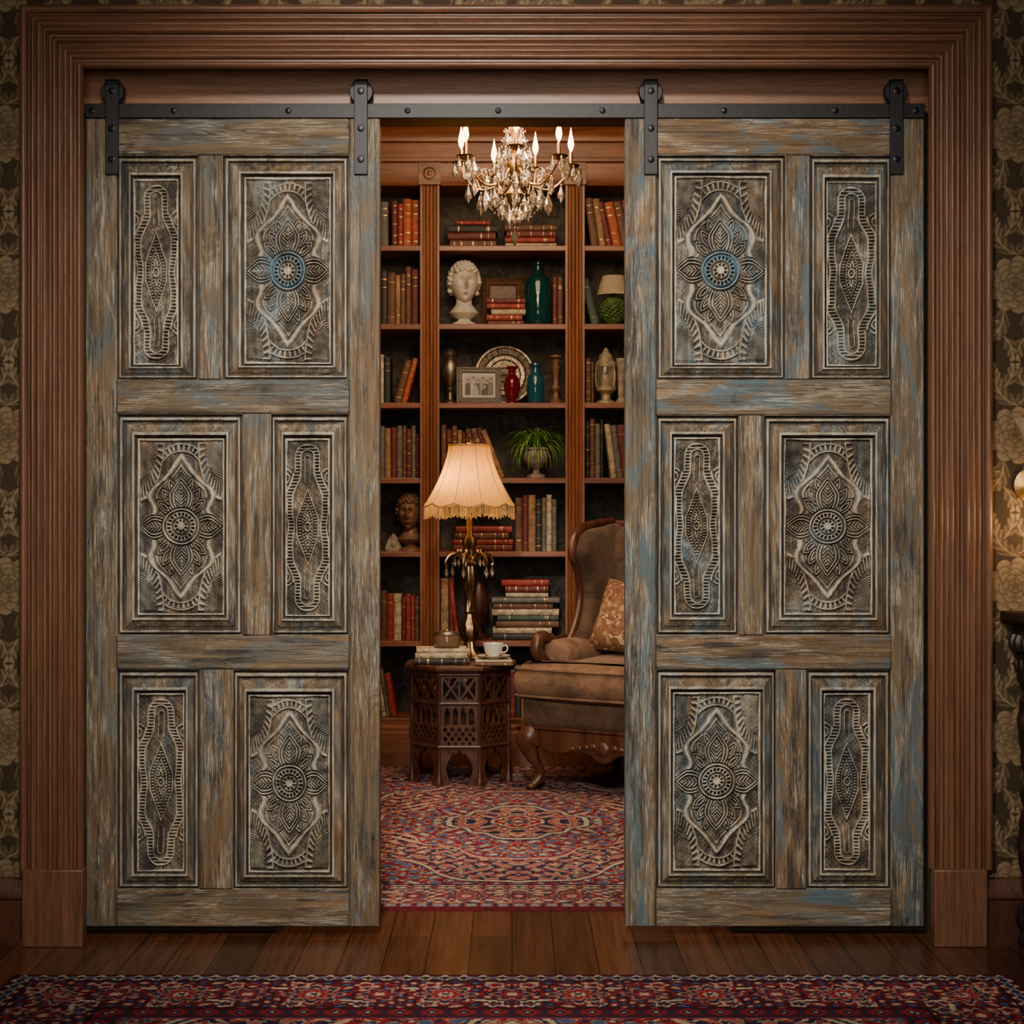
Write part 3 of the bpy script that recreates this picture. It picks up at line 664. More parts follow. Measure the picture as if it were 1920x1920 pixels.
row(1146,1200,3,4,96,106,['cream','grey','dark red','brown'],'leaning books on fourth shelf',tilt=-.13)
stack(1112,1200,4,[.03,.03,.03,.025,.03],['brown','dark red','tan','red','dark red'],'stacked books behind armchair')
# ---------------------------------------------------------------- shelf ornaments
ys=YB+.12; ss=F/(CD+ys)
def OX(px): return (px-960)/ss
def head(m,Mx,k=32):
    v=[];f=[];n=2*k
    for j in range(k+1):
        el=-pi/2+pi*j/k
        for i in range(n):
            az=2*pi*i/n; dx,dy,dz=math.cos(el)*math.sin(az),-math.cos(el)*math.cos(az),math.sin(el)
            fr=-dy; G=lambda a,b,sa,sb:math.exp(-((dx-a)/sa)**2-((dz-b)/sb)**2)*(fr>0)
            x=.76*dx*(1-.30*max(0,-dz)**1.2); y=.92*dy; z=1.15*dz
            y-=.34*G(0,-.14,.10,.15)+.14*G(0,.10,.08,.18)+.16*G(0,-.48,.2,.06)+.18*G(0,-.80,.22,.12)+.14*G(.27,.26,.2,.06)+.14*G(-.27,.26,.2,.06)
            y+=.26*(G(.27,.07,.14,.10)+G(-.27,.07,.14,.10))+.12*G(0,-.36,.22,.04)+.10*G(0,-.60,.2,.05)
            y-=.09*(G(.27,.05,.07,.05)+G(-.27,.05,.07,.05))
            v.append((x,y,z))
    for j in range(k):
        for i in range(n): l=(i+1)%n; f.append((j*n+i,j*n+l,(j+1)*n+l,(j+1)*n+i))
    m.add(v,f,0,Mx)
    rs=random.Random(5)
    for q in range(190):   # curls
        dz=-.45+1.45*(q+.5)/190; az=q*2.399963; c=math.sqrt(max(0,1-dz*dz)); dx,dy=c*math.sin(az),-c*math.cos(az)
        if -dy>.30 and dz<.50: continue
        if dz<-.1 and -dy>-.1: continue
        m.sph((.80*dx,.96*dy,1.18*dz),.15+.03*rs.random(),0,(1,1,.8),8,Mx)
    for sx in (-1,1): m.sph((.72*sx,.0,-.05),.16,0,(.4,.8,1.2),8,Mx)
def bust(px,w,py0,pyb,s,mat,label,rz=.35,nm='bust'):
    H=(pyb-py0)/ss; m=MB(); hr=H*.285
    m.lathe([(.21,0),(.21,.03),(.18,.05),(.11,.08),(.10,.11),(.19,.15),(.23,.20),(.18,.27),(.125,.34),(.12,.55)],28,0,Matrix.Scale(H,4))
    head(m,T((0,-.01*H,H*.655))@Matrix.Scale(hr,4))
    return m.obj(nm,mat,loc=(OX(px),ys,SZ[s]),rot=(0,0,rz),label=label,cat='bust',ang=60)
bust(870,70,485,607,1,MARB,'white marble classical head bust with curly hair',.15)
bust(770,32,925,1034,4,BRNST,'small brown carved head statuette on shelf',-.2,'statuette')
def lat(name,px,s,prof,mat,label,cat,y=None,seg=28,**kw):
    y=y or ys; sc=F/(CD+y); k=1/sc
    return MB().lathe([(r*k,z*k) for r,z in prof],seg).obj(name,mat,loc=((px-960)/sc,y,SZ[s]),label=label,cat=cat,**kw)
lat('bottle',1009,1,[(0,0),(22,0),(25,4),(26,30),(26,72),(22,88),(10,98),(7,104),(7,114),(10,116),(10,120),(0,121)],GREENG,'large dark teal glass bottle on shelf','bottle')
lat('vase',960,2,[(0,0),(12,0),(12,3),(8,8),(14,22),(16,34),(14,46),(7,55),(7,62),(11,68),(10,70),(0,70)],REDG,'ruby red glass vase before silver tray','vase',y=YB+.075)
lat('vase',1004,2,[(0,0),(14,0),(16,4),(17,30),(16,48),(9,58),(8,68),(11,72),(10,76),(0,76)],BLUEG,'blue glass bottle vase on shelf','vase',y=YB+.085)
lat('candlestick',1042,2,[(0,0),(13,0),(13,5),(7,10),(5,22),(9,30),(5,38),(6,60),(9,68),(6,72),(7,84),(12,88),(12,92),(0,92)],BRNST,'dark turned wooden candlestick','candlestick')
lat('goblet',844,2,[(0,0),(13,0),(13,4),(6,9),(5,22),(9,27),(6,32),(13,44),(17,58),(16,72),(11,82),(12,88),(15,92),(11,100),(4,104),(0,105)],SILV,'tarnished silver lidded goblet on shelf','goblet')
LN=empty('lantern',(OX(1136),ys,SZ[2]),label='pale brass and glass hurricane lantern on shelf',cat='lantern'); k=1/ss
MB().lathe([(0,0),(19*k,0),(19*k,5*k),(9*k,9*k),(9*k,18*k),(19*k,26*k),(20*k,34*k)],24).lathe([(20*k,70*k),(21*k,75*k),(13*k,84*k),(14*k,90*k),(7*k,97*k),(4*k,104*k),(0,107*k)],24).obj('lantern_frame',PALEB,LN)
MB().lathe([(18*k,34*k),(20*k,45*k),(20*k,60*k),(18*k,70*k)],24,cap=False).obj('lantern_glass',CLEARG,LN)
for i in range(6): a=2*pi*i/6+.3; MB().tube([(19*k*math.cos(a),19*k*math.sin(a),33*k),(21*k*math.cos(a),21*k*math.sin(a),52*k),(19*k*math.cos(a),19*k*math.sin(a),71*k)],1.3*k,6).obj('lantern_rib',PALEB,LN)
MB().lathe([(0,32*k),(6*k,32*k),(6*k,55*k),(0,56*k)],16).obj('candle',WAX,LN)
lat('candlestick',1165,2,[(0,0),(10,0),(10,6),(6,12),(8,70),(10,80),(10,86),(0,86)],STONE,'grey stone column candlestick','candlestick')
TRM=Mt('engraved_silver',None,.36,.85); _v=TRM.co(rand=False)
_g=TRM.n('ShaderNodeTexGradient',{'Vector':_v},gradient_type='RADIAL').outputs['Fac']; _s=TRM.math('SINE',TRM.math('MULTIPLY',_g,2*pi*24),0); _n=TRM.noise(_v,40,5)
TRM.col(TRM.mix(TRM.mr(_n,.3,.7),(.14,.11,.08),(.38,.31,.23))); TRM.bump(TRM.math('ADD',_n,TRM.math('MULTIPLY',_s,.25)),.5,.006)
MB().lathe([(0,.004),(.03,.004),(.034,.007),(.038,.004),(.07,.004),(.074,.008),(.078,.004),(.094,.004),(.098,.010),(.104,.006),(.125,.013),(.130,.018),(.139,.018),(.143,.012),(.138,.006),(.112,.002),(.10,-.002),(0,-.002)],64).obj('tray',TRM.m,loc=((946-960)/ss,YB+.20,SZ[2]+.142),rot=(pi/2-.16,0,0),label='round engraved silver tray leaning upright on shelf',cat='tray',ang=25)
def frame(px,s,w,h,bw,fm,pm,label,y,lean=-.12,rz=0,cat='picture frame'):
    sc=F/(CD+y); w/=sc;h/=sc;bw/=sc
    E=empty('picture_frame',((px-960)/sc,y,SZ[s]),(lean,0,rz),label=label,cat=cat)
    m=MB(); pr=[(0,0),(0,.012),(.25,.016),(.5,.010),(.8,.014),(1,.008),(1,0)]
    v=[];f=[];n=len(pr)
    for t,d in pr:
        o=t*bw
        for (x,z) in ((-w/2+o,o),(w/2-o,o),(w/2-o,h-o),(-w/2+o,h-o)): v.append((x,-d,z))
    for j in range(n-1):
        for c in range(4): dd=(c+1)%4; f.append((j*4+c,j*4+dd,(j+1)*4+dd,(j+1)*4+c))
    m.add(v,f); m.box(-w/2+.001,w/2-.001,0,.006,.001,h-.001); m.obj('frame_border',fm,E,ang=20)
    pw,ph=w-2*bw,h-2*bw
    if pm=='photo':
        nx_,nz_=110,90; GX,GZ=np.meshgrid(np.linspace(-1,1,nx_),np.linspace(0,1,nz_)); c=np.ones(GX.shape+(3,))*np.array((.26,.26,.25))*(.5+.8*GZ[...,None])
        mat=(np.abs(GX)>.88)|(GZ<.09)|(GZ>.91); 
        for i,(cx,hh,cl) in enumerate(((-.62,.66,.03),(-.32,.74,.35),(-.04,.64,.04),(.24,.72,.22),(.52,.62,.02),(.74,.70,.12),(-.2,.46,.30),(.34,.44,.03))):
            bd=(np.abs(GX-cx)<.19-.07*(GZ>hh-.14))&(GZ<hh-.03); c[bd]=(cl,cl*.92,cl*.97)
            hr_=np.hypot((GX-cx)/.10,(GZ-hh-.04)/.08)<1; c[hr_]=(.03,.02,.018); hd=np.hypot((GX-cx)/.075,(GZ-hh)/.075)<1; c[hd]=(.36,.24,.19)
        c[mat]=(.42,.40,.35)
        P=np.stack([GX*pw/2,np.full_like(GX,-.0045),bw+GZ*ph],-1); npgrid('picture',P,PHO,E,colr=c)
    else: MB().box(-pw/2-.001,pw/2+.001,-.004,-.001,bw-.001,h-bw+.001).obj('picture',pm,E)
PHO=attrmat('group_photo_print',.3,200,.1,0)
frame(898,2,84,69,11,plain('carved_silver_frame',(.22,.20,.165),.45,.4,.5,120,1.0),'photo','silver framed group photograph on shelf',YB+.06,-.14,.08)
frame(943,1,76,97,14,plain('dark_gilt_frame',(.14,.07,.03),.4,.3,.5,60,.4),plain('dark_oil_painting',(.10,.05,.03),.5,0,.7,40),'dark gilt framed small picture behind red books',YB+.25,-.05)
kk=1/ss
MB().puff([(p[0]*kk,p[1]*kk) for p in cr([(-14,0),(14,0),(13,14),(6,26),(0,32),(-6,26),(-13,14)],5,True)],.03,.006,0,RX(pi/2)).sph((0,-.017,.03),.012,0,(1,.4,1)).obj('ornament',STONE,loc=(OX(738),ys,SZ[4]+.001),label='small arched stone ornament on shelf',cat='ornament')
SL=empty('table_lamp',(OX(1150),ys,SZ[1]),label='small lamp with green mottled base and linen shade',cat='lamp')
GRM=plain('green_mossy_foliage_base',(.05,.10,.015),.7,0,.98,60,1.0)
m=MB().lathe([(0,0),(.03,0),(.03,.008),(.048,.03),(.058,.07),(.054,.11),(.033,.14),(.012,.15),(.012,.17),(0,.17)],28)
rm=random.Random(9)
for i in range(150):
    dz=1-2*(i+.5)/150; az=i*2.399963; c=math.sqrt(1-dz*dz); m.sph((.058*c*math.cos(az),.058*c*math.sin(az),.076+.062*dz),.008+.004*rm.random(),0,(1,1,1),6)
m.obj('lamp_base',GRM,SL)
MB().lathe([(.078,.145),(.052,.235)],28,cap=False).obj('lamp_shade',SHADE2,SL)
# fern in urn
FN=empty('potted_fern',(OX(1005),ys-.06,SZ[3]),label='green spider fern in grey stone urn on shelf',cat='plant')
MB().lathe([(0,0),(.042,0),(.042,.012),(.018,.022),(.014,.038),(.028,.05),(.055,.075),(.066,.105),(.064,.125),(.072,.132),(.072,.14),(.06,.14),(.05,.12),(0,.12)],28,mod=lambda a,z:1+.03*math.cos(12*a)).obj('urn',STONE,FN)
m=MB(); rr=random.Random(4)
for i in range(170):
    a=rr.uniform(0,2*pi); el=rr.uniform(.1,1.45); L=rr.uniform(.15,.235); w=rr.uniform(.003,.0055); P=[]
    p=Vector((0,0,.125)); e=el+.40; st=L/11
    for j in range(12):
        P.append(Vector((math.cos(a)*p.x,max(-.15,min(.12,math.sin(a)*p.x*.85)),p.z)))
        p=p+Vector((math.cos(e)*st,0,math.sin(e)*st)); e-=rr.uniform(.12,.34)
    s_=Vector((-math.sin(a),math.cos(a),0)); v=[];
    for j,p in enumerate(P):
        ww=w*(1-(j/11)**2*.92); v+=[p-s_*ww,p+Vector((0,0,-ww*.5)),p+s_*ww]
    f=[]
    for j in range(11):
        b=j*3; f+=[(b,b+1,b+4,b+3),(b+1,b+2,b+5,b+4)]
    m.add(v,f)
m.obj('fern_foliage',LEAF,FN,kind='stuff')
m=MB(); m.lathe([(0,0),(.045,0),(.045,.012),(.02,.025),(.018,.05),(.04,.08),(.05,.13),(.045,.2),(.03,.25),(.015,.27),(0,.275)],24,mod=lambda a,z:1+.07*math.cos(8*a+40*z))
m.obj('urn',DARKW,loc=(OX(897),ys,SZ[5]),label='dark carved wooden urn on lower shelf',cat='urn')
# ---------------------------------------------------------------- octagonal table
RUGZ=.0085; tcx,tcy,TH=-.21,2.45,.478
TB=empty('side_table',(tcx,tcy,RUGZ),label='dark carved octagonal wooden side table with pierced sides',cat='side table')
Rb=.214; side=2*Rb*math.sin(pi/8); ap=Rb*math.cos(pi/8); hw=side/2
cu=bpy.data.curves.new('side_panel','CURVE'); cu.dimensions='2D'; cu.fill_mode='BOTH'; cu.extrude=.006
def spl(P):
    s=cu.splines.new('POLY'); s.points.add(len(P)-1)
    for i,p in enumerate(P): s.points[i].co=(p[0],p[1],0,1)
    s.use_cyclic_u=True
lw=.034
arch=[(-hw+lw+.006,0),(-hw+lw+.006,.03),(-hw+lw-.002,.05),(-hw+lw-.006,.07),(-hw+lw+.004,.10),(-hw+lw+.014,.115),(-.022,.13),(-.012,.126),(0,.150),(.012,.126),(.022,.13),(hw-lw-.014,.115),(hw-lw-.004,.10),(hw-lw+.006,.07),(hw-lw+.002,.05),(hw-lw-.006,.03),(hw-lw-.006,0)]
spl([(-hw,0)]+arch+[(hw,0),(hw,TH-.03),(-hw,TH-.03)])
def hole(cx,cz,P): spl([(cx+a,cz+b) for a,b in P])
iw=hw-.014
za,zb=.345,.43; zc=(za+zb)/2; g=.006
for sx in (-1,1):
    xm=sx*iw/2; hx=iw/2-.004; hz=(zb-za)/2
    spl([(xm-hx+g,zb),(xm+hx-g,zb),(xm,zc+g)]); spl([(xm-hx+g,za),(xm+hx-g,za),(xm,zc-g)])
    spl([(xm-hx,zb-g),(xm-hx,za+g),(xm-g,zc)]); spl([(xm+hx,zb-g),(xm+hx,za+g),(xm+g,zc)])
for cx in (-.048,-.016,.016,.048):
    hole(cx,.278,[(-.011,-.034),(.011,-.034),(.0115,.012),(.007,.026),(0,.036),(-.007,.026),(-.0115,.012)])
for cz_,cxs,a_,b_ in ((.224,(-.056,-.028,0,.028,.056),.011,.0125),(.2055,(-.042,-.014,.014,.042),.010,.0115),(.187,(-.056,-.028,0,.028,.056),.010,.0115),(.169,(-.042,-.014,.014,.042),.008,.009)):
    for cx in cxs: hole(cx,cz_,[(0,-b_),(a_,0),(0,b_),(-a_,0)])
co=bpy.data.objects.new('tmp',cu); COL.objects.link(co)
dg=bpy.context.evaluated_depsgraph_get(); pm=bpy.data.meshes.new_from_object(co.evaluated_get(dg)); bpy.data.objects.remove(co); pm.materials.clear(); pm.materials.append(DARKW)
for i in range(8):
    a=2*pi*i/8
    o=share(pm,'side_panel',TB); o.matrix_local=RZ(a)@T((0,-ap+.006,0))@RX(pi/2)
    m=MB(); aa=a+pi/8; mm=RZ(aa)@T((0,-Rb+.002,0))
    m.lathe([(.017,0),(.016,.02),(.010,.035),(.010,.06),(.006,.075),(.0085,.12),(.006,.16),(.009,.2),(.006,.24),(.009,.3),(.006,.315),(.009,.33),(.007,.44),(.009,TH-.028)],10,0,mm); m.obj('corner_post',DARKW,TB)
m=MB(); q=pi/8-pi/2
m.lathe([(0,TH-.034),(.216,TH-.034),(.224,TH-.026),(.236,TH-.022),(.244,TH-.014),(.244,TH-.004),(.238,TH),(.214,TH),(.212,TH-.002),(.204,TH-.002),(.202,TH),(0,TH)],8,0,RZ(q)); m.obj('table_top',DARKW,TB,ang=20)
m=MB()
for z in (.328,.155,.443): m.lathe([(Rb-.004,z-.006),(Rb+.004,z-.006),(Rb+.007,z),(Rb+.004,z+.006),(Rb-.004,z+.006)],8,0,RZ(q),False)
m.obj('band_moulding',DARKW,TB,ang=20)
TZ=RUGZ+TH
def fbook(x,y,z,L,dp,t,c,rz,label): return book(x,z,t,L,dp,c,y,flat=True,rz=rz,label=label,group='books on the side table')
fbook(-.395,2.315,TZ,.225,.155,.024,'black',.03,'dark book lying at bottom of stack on side table')
fbook(-.39,2.32,TZ+.0245,.21,.15,.022,'cream',-.03,'cream paper covered book in stack on side table')
fbook(-.385,2.325,TZ+.047,.205,.14,.016,'cream',.08,'cream book on top of stack on side table')
JR=empty('candle_jar',(-.265,2.39,TZ+.0635),label='amber glass candle jar with lid on stacked books',cat='jar')
MB().lathe([(0,0),(.045,0),(.053,.008),(.055,.035),(.050,.05),(.046,.05),(.050,.03),(.048,.01),(0,.006)],28).obj('jar_glass',glass('amber_glass',(.6,.4,.22),.8),JR)
MB().lathe([(0,.05),(.050,.05),(.052,.055),(.046,.066),(.012,.070),(.010,.074),(0,.076)],28).obj('jar_lid',SILV,JR)
fbook(-.15,2.265,TZ,.155,.155,.012,'brown',-.05,'thin brown book under the cup and saucer')
fbook(-.145,2.27,TZ+.0122,.145,.145,.010,'cream',.06,'thin cream book under the cup and saucer')
CP=empty('cup_and_saucer',(-.075,2.345,TZ+.0225),(0,0,-.4),label='white porcelain teacup on saucer',cat='cup')
MB().lathe([(0,0),(.03,0),(.032,.004),(.060,.011),(.068,.014),(.060,.014),(.03,.007),(0,.007)],32).obj('saucer',PORC,CP)
MB().lathe([(0,.0075),(.020,.0075),(.022,.012),(.034,.025),(.040,.045),(.043,.062),(.041,.062),(.037,.045),(.030,.027),(0,.016)],32).tube(cr([(.037,0,.05),(.055,0,.055),(.062,0,.042),(.052,0,.028),(.034,0,.026)],6),.003,8).obj('cup',PORC,CP)
# ---------------------------------------------------------------- table lamp
lx,ly=-.178,2.555
LP=empty('table_lamp',(lx,ly,TZ),label='ornate brass table lamp with cream bell shade and fringe',cat='lamp')
ANT=plain('antique_bronze',(.30,.19,.09),.35,1.0,.45,40)
MB().lathe([(0,0),(.056,0),(.058,.008),(.050,.016),(.048,.024),(.036,.034),(.026,.05),(.022,.075),(.034,.095),(.041,.12),(.035,.15),(.021,.17),(.018,.19),(.026,.20),(.019,.21),(.017,.26),(.028,.30),(.033,.345),(.026,.39),(.037,.40),(.037,.408),(.019,.42),(.016,.46),(.027,.475),(.027,.50),(.014,.52),(.013,.60),(.006,.62),(.006,.90),(.012,.905),(.008,.92),(0,.925)],32,mod=lambda a,z:1+.08*math.cos(8*a+(20*z if z<.4 else 0))).obj('lamp_base',ANT,LP)
cm=MB().lathe([(0,0),(.0022,-.003),(.0022,-.008),(.0085,-.026),(.0075,-.033),(0,-.044)],6); cro=cm.obj('crystal_pendant',CRY,LP,ang=10); crm=cro.data
bpy.data.objects.remove(cro)
for i in range(6):
    a=2*pi*i/6+.3; c,s=math.cos(a),math.sin(a)
    P=cr([(.015*c,.015*s,.40),(.05*c,.05*s,.44),(.085*c,.085*s,.435),(.104*c,.104*s,.405),(.095*c,.095*s,.392)],6)
    MB().tube(P,[.009,.007,.005]).sph((.05*c,.05*s,.449),.012).sph((.02*c,.02*s,.42),.013).obj('arm',ANT,LP)
    share(crm,'crystal_pendant',LP,(.099*c,.099*s,.394),scale=(1.2,1.2,1.2)); share(crm,'crystal_pendant',LP,(.062*c,.062*s,.430))
zt,zb_=1.38-TZ,1.138-TZ
def shr(t,a): 
    sc_=abs(math.sin(a*5)); return (.084+(.186-.084)*(t**1.55)+.003)*(1-.05*(1-sc_)*(.3+.7*t))*(1+.008*math.cos(a*60)), sc_
v=[];f=[];sg=300;lv=16
for j in range(lv+1):
    t=j/lv
    for i in range(sg):
        a=2*pi*i/sg; r_,sc_=shr(t,a); v.append((r_*math.cos(a),r_*math.sin(a),zt+(zb_-zt)*t-.014*t*sc_))
for j in range(lv):
    for i in range(sg): l=(i+1)%sg; f.append((j*sg+i,j*sg+l,(j+1)*sg+l,(j+1)*sg+i))
MB().add(v,f).obj('lamp_shade',SHADE,LP)
m=MB()
for t in (0,1):
    P=[]
    for i in range(161):
        a=2*pi*i/160; r_,sc_=shr(t,a); r_+=.002; P.append((r_*math.cos(a),r_*math.sin(a),zt+(zb_-zt)*t-.014*t*sc_))
    m.tube(P,.0035,6)
for i in range(10):
    a=2*pi*i/10; P=[]
    for j in range(17):
        t=j/16; r_,_q=shr(t,a); r_+=.001; P.append((r_*math.cos(a),r_*math.sin(a),zt+(zb_-zt)*t))
    m.tube(P,.0016,5)
m.obj('shade_trim',FRNG,LP)
m=MB()
for i in range(170):
    a=2*pi*i/170; r_,sc_=shr(1,a); r_+=.003; z=zb_-.014*sc_; ln=.048+.006*math.sin(i*2.3)
    m.tube([(r_*math.cos(a),r_*math.sin(a),z),(r_*math.cos(a),r_*math.sin(a),z-ln*.6),((r_+.001)*math.cos(a),(r_+.001)*math.sin(a),z-ln)],[.0014,.0018,.0028],5)
m.obj('shade_fringe',FRNG,LP,kind='stuff')
m=MB()
for i in range(3):
    a=2*pi*i/3; m.tube([(0,0,zt-.005),(.085*math.cos(a),.085*math.sin(a),zt-.003)],.0015,6)
m.obj('shade_spider',ANT,LP)
MB().sph((0,0,.70),.028,0,(1,1,1.3)).obj('bulb',emis('warm_bulb',(1,.5,.15),6),LP,loc=(.03,0,0))
def light(name,typ,loc,energy,col,size=.1,rot=(0,0,0),**kw):
    l=bpy.data.lights.new(name,typ); l.energy=energy; l.color=col
    if typ=='AREA': l.size=size
    elif typ=='POINT' or typ=='SPOT': l.shadow_soft_size=size
    for k_,v_ in kw.items(): setattr(l,k_,v_)
    o=bpy.data.objects.new(name,l); COL.objects.link(o); o.location=loc; o.rotation_euler=rot; return o
WARM=(1,.58,.26)
light('lamp_light','POINT',(lx-.04,ly-.02,TZ+.73),3.8,(1,.60,.20),.03)
# ---------------------------------------------------------------- armchair
th=-.53; AX,AY=.53,2.30; AC=empty('armchair',(AX,AY,RUGZ),(0,0,th),label='brown velvet wingback armchair with carved wood frame',cat='armchair')
for nm,(x,y) in enumerate(((-.31,-.31),(.31,-.31),(-.29,.31),(.29,.31))):
    fr=y<0; sx=1 if x>0 else -1
    if fr:
        P=cr([(x,y,.25),(x+sx*.028,y-.034,.195),(x+sx*.016,y-.026,.135),(x-sx*.008,y-.002,.075),(x-sx*.002,y-.004,.040),(x+sx*.016,y-.030,.014)],7); rd=[.040,.050,.034,.020,.015,.020,.013]
    else:
        P=cr([(x,y,.24),(x,y+.01,.14),(x+sx*.01,y+.04,.003)],8); rd=[.028,.022,.017]
    m=MB().tube(P,rd,12)
    if fr:
        m.sph((x+sx*.016,y-.028,.0145),.02,0,(1,1.2,.7)); m.sph((x+sx*.035,y-.055,.20),.020,0,(1,.8,1.3)); m.sph((x+sx*.028,y-.050,.165),.011)
    m.obj('leg',CHW,AC)
ap_=cr([(-.36,.255),(0,.258),(.36,.255),(.362,.22),(.33,.19),(.27,.165),(.20,.150),(.13,.165),(.07,.160),(0,.125),(-.07,.160),(-.13,.165),(-.20,.150),(-.27,.165),(-.33,.19),(-.362,.22)],4,True)
m=MB().puff([(a[0],a[1]) for a in ap_],.036,.010,0,T((0,-.345,0))@RX(pi/2))
m.sph((0,-.366,.185),.028,0,(1.2,.4,1)); 
for sx in (-1,1):
    for j in range(4): m.sph((sx*(.045+.03*j),-.364,.190-.004*j),.016-.002*j,0,(1.3,.4,.8))
m.obj('front_apron',CHW,AC)
for sx in (-1,1):
    MB().puff([(p[0],p[1]) for p in cr([(-.33,.25),(0,.253),(.33,.25),(.335,.21),(.25,.175),(.10,.165),(0,.15),(-.10,.165),(-.25,.175),(-.335,.21)],4,True)],.036,.010,0,T((sx*.340,0,0))@RZ(pi/2)@RX(pi/2)).obj('side_apron',CHW,AC)
MB().rbox(.362,.364,.072,.035,0,T((0,-.008,.318))).obj('seat_base',VEL,AC)
so=cr([(-.362,-.385),(0,-.405),(.362,-.385),(.378,-.30),(.36,-.215),(.275,-.20),(.268,-.1),(.268,.24),(0,.245),(-.268,.24),(-.268,-.1),(-.275,-.20),(-.36,-.215),(-.378,-.30)],4,True)
m=MB().puff(so,.16,.076,0,T((0,0,.425)));
for zz in (.478,.372): m.tube([(q[0]*.985,q[1]*.985,zz) for q in so+so[:1]],.005,6)
m.obj('seat_cushion',VELS,AC)
LEAN=.16
def lean(P): return [(a+LEAN*max(0,b-.45),b) for a,b in P]
wing=cr(lean([(.36,.36),(.0,.36),(-.04,.46),(-.03,.55),(.03,.64),(.05,.74),(.01,.84),(-.05,.92),(-.035,.99),(.04,1.02),(.16,1.03),(.29,1.04),(.33,.96),(.34,.7)]),5,True)
for sx in (-1,1):
    Mx=T((sx*.318,0,0))@Matrix(((0,0,1,0),(1,0,0,0),(0,1,0,0),(0,0,0,1)))
    MB().puff(wing,.085,.038,0,Mx).obj('wing',VEL,AC)
    ed=cr([(sx*.338,a-.006,b) for a,b in lean([(-.03,.55),(.03,.64),(.05,.74),(.01,.84),(-.05,.92),(-.035,.995),(.04,1.03),(.16,1.045),(.30,1.055)])],6)
    MB().tube(ed,[.014,.017,.014,.015,.020,.020,.017,.015],10).obj('wing_frame',CHW,AC)
    ao=cr([(-.0,.31),(.052,.33),(.058,.44),(.082,.49),(.080,.54),(.03,.575),(-.045,.57),(-.075,.53),(-.058,.48),(-.048,.44),(-.048,.33)],4,True)
    MB().puff([(a*1,b) for a,b in ao],.44,.028,0,T((sx*.325,.04,0))@RX(pi/2)).obj('arm',VELS,AC)
    P=cr([(sx*.325,-.20,.30),(sx*.345,-.225,.37),(sx*.325,-.200,.44),(sx*.330,-.225,.49),(sx*.345,-.262,.535),(sx*.345,-.255,.580),(sx*.345,-.215,.596),(sx*.345,-.17,.584)],6)
    m=MB().tube(P,[.022,.034,.024,.026,.026,.026,.022,.018],12)
    sp=[]
    for j in range(26):
        t=j/25; a=-2.2+t*7.2; rr_=.036*(1-t*.8); sp.append((sx*.352,-.225-rr_*math.cos(a),.550+rr_*math.sin(a)))
    m.tube(sp,[.014,.012,.009],8); m.sph((sx*.352,-.225,.550),.012)
    m.tube(cr([(sx*.362,-.17,.586),(sx*.372,-.05,.570),(sx*.372,.08,.578),(sx*.345,.14,.60)],6),[.018,.014,.014],10)
    m.obj('arm_post',CHW,AC)
bk=cr([(-.30,.40),(.30,.40),(.305,.7),(.315,.90),(.30,1.01),(.2,1.035),(.1,1.06),(0,1.075),(-.1,1.06),(-.2,1.035),(-.30,1.01),(-.315,.90),(-.305,.7)],4,True)
tl=math.atan(LEAN)
MB().puff(bk,.12,.045,0,T((0,.27,0))@T((0,0,.45))@RX(-tl)@T((0,0,-.45))@RX(pi/2)).obj('backrest',VEL,AC)
P=cr([(-.31,.0,.98),(-.2,.0,1.04),(-.1,.0,1.067),(0,.0,1.085),(.1,.0,1.067),(.2,.0,1.04),(.31,.0,.98)],6)
MB().tube(P,.020,10,0,T((0,.26,.45))@RX(-tl)@T((0,0,-.45))).obj('crest_rail',CHW,AC)
m=MB(); k=20; v=[];f=[]
for sg_ in (1,-1):
    for i in range(k+1):
        for j in range(k+1):
            u,w=-1+2*i/k,-1+2*j/k; pin=1-.10*(1-abs(u))*abs(w)**3; pin2=1-.10*(1-abs(w))*abs(u)**3
            v.append((.165*u*pin2,sg_*.07*((1-u**4)*(1-w**4))**.6,.155*w*pin))
for s_ in range(2):
    o=s_*(k+1)**2
    for i in range(k):
        for j in range(k): a=o+i*(k+1)+j; q=(a,a+k+1,a+k+2,a+1); f.append(q if s_ else q[::-1])
m.add(v,f)
_p=(Matrix.Translation((AX,AY,RUGZ))@RZ(th))@Vector((-.095,.080,.652))
m.obj('throw_pillow',PILL,loc=_p,rot=(-.36,.14,th-.1),label='gold and rust brocade throw pillow on armchair seat',cat='pillow')
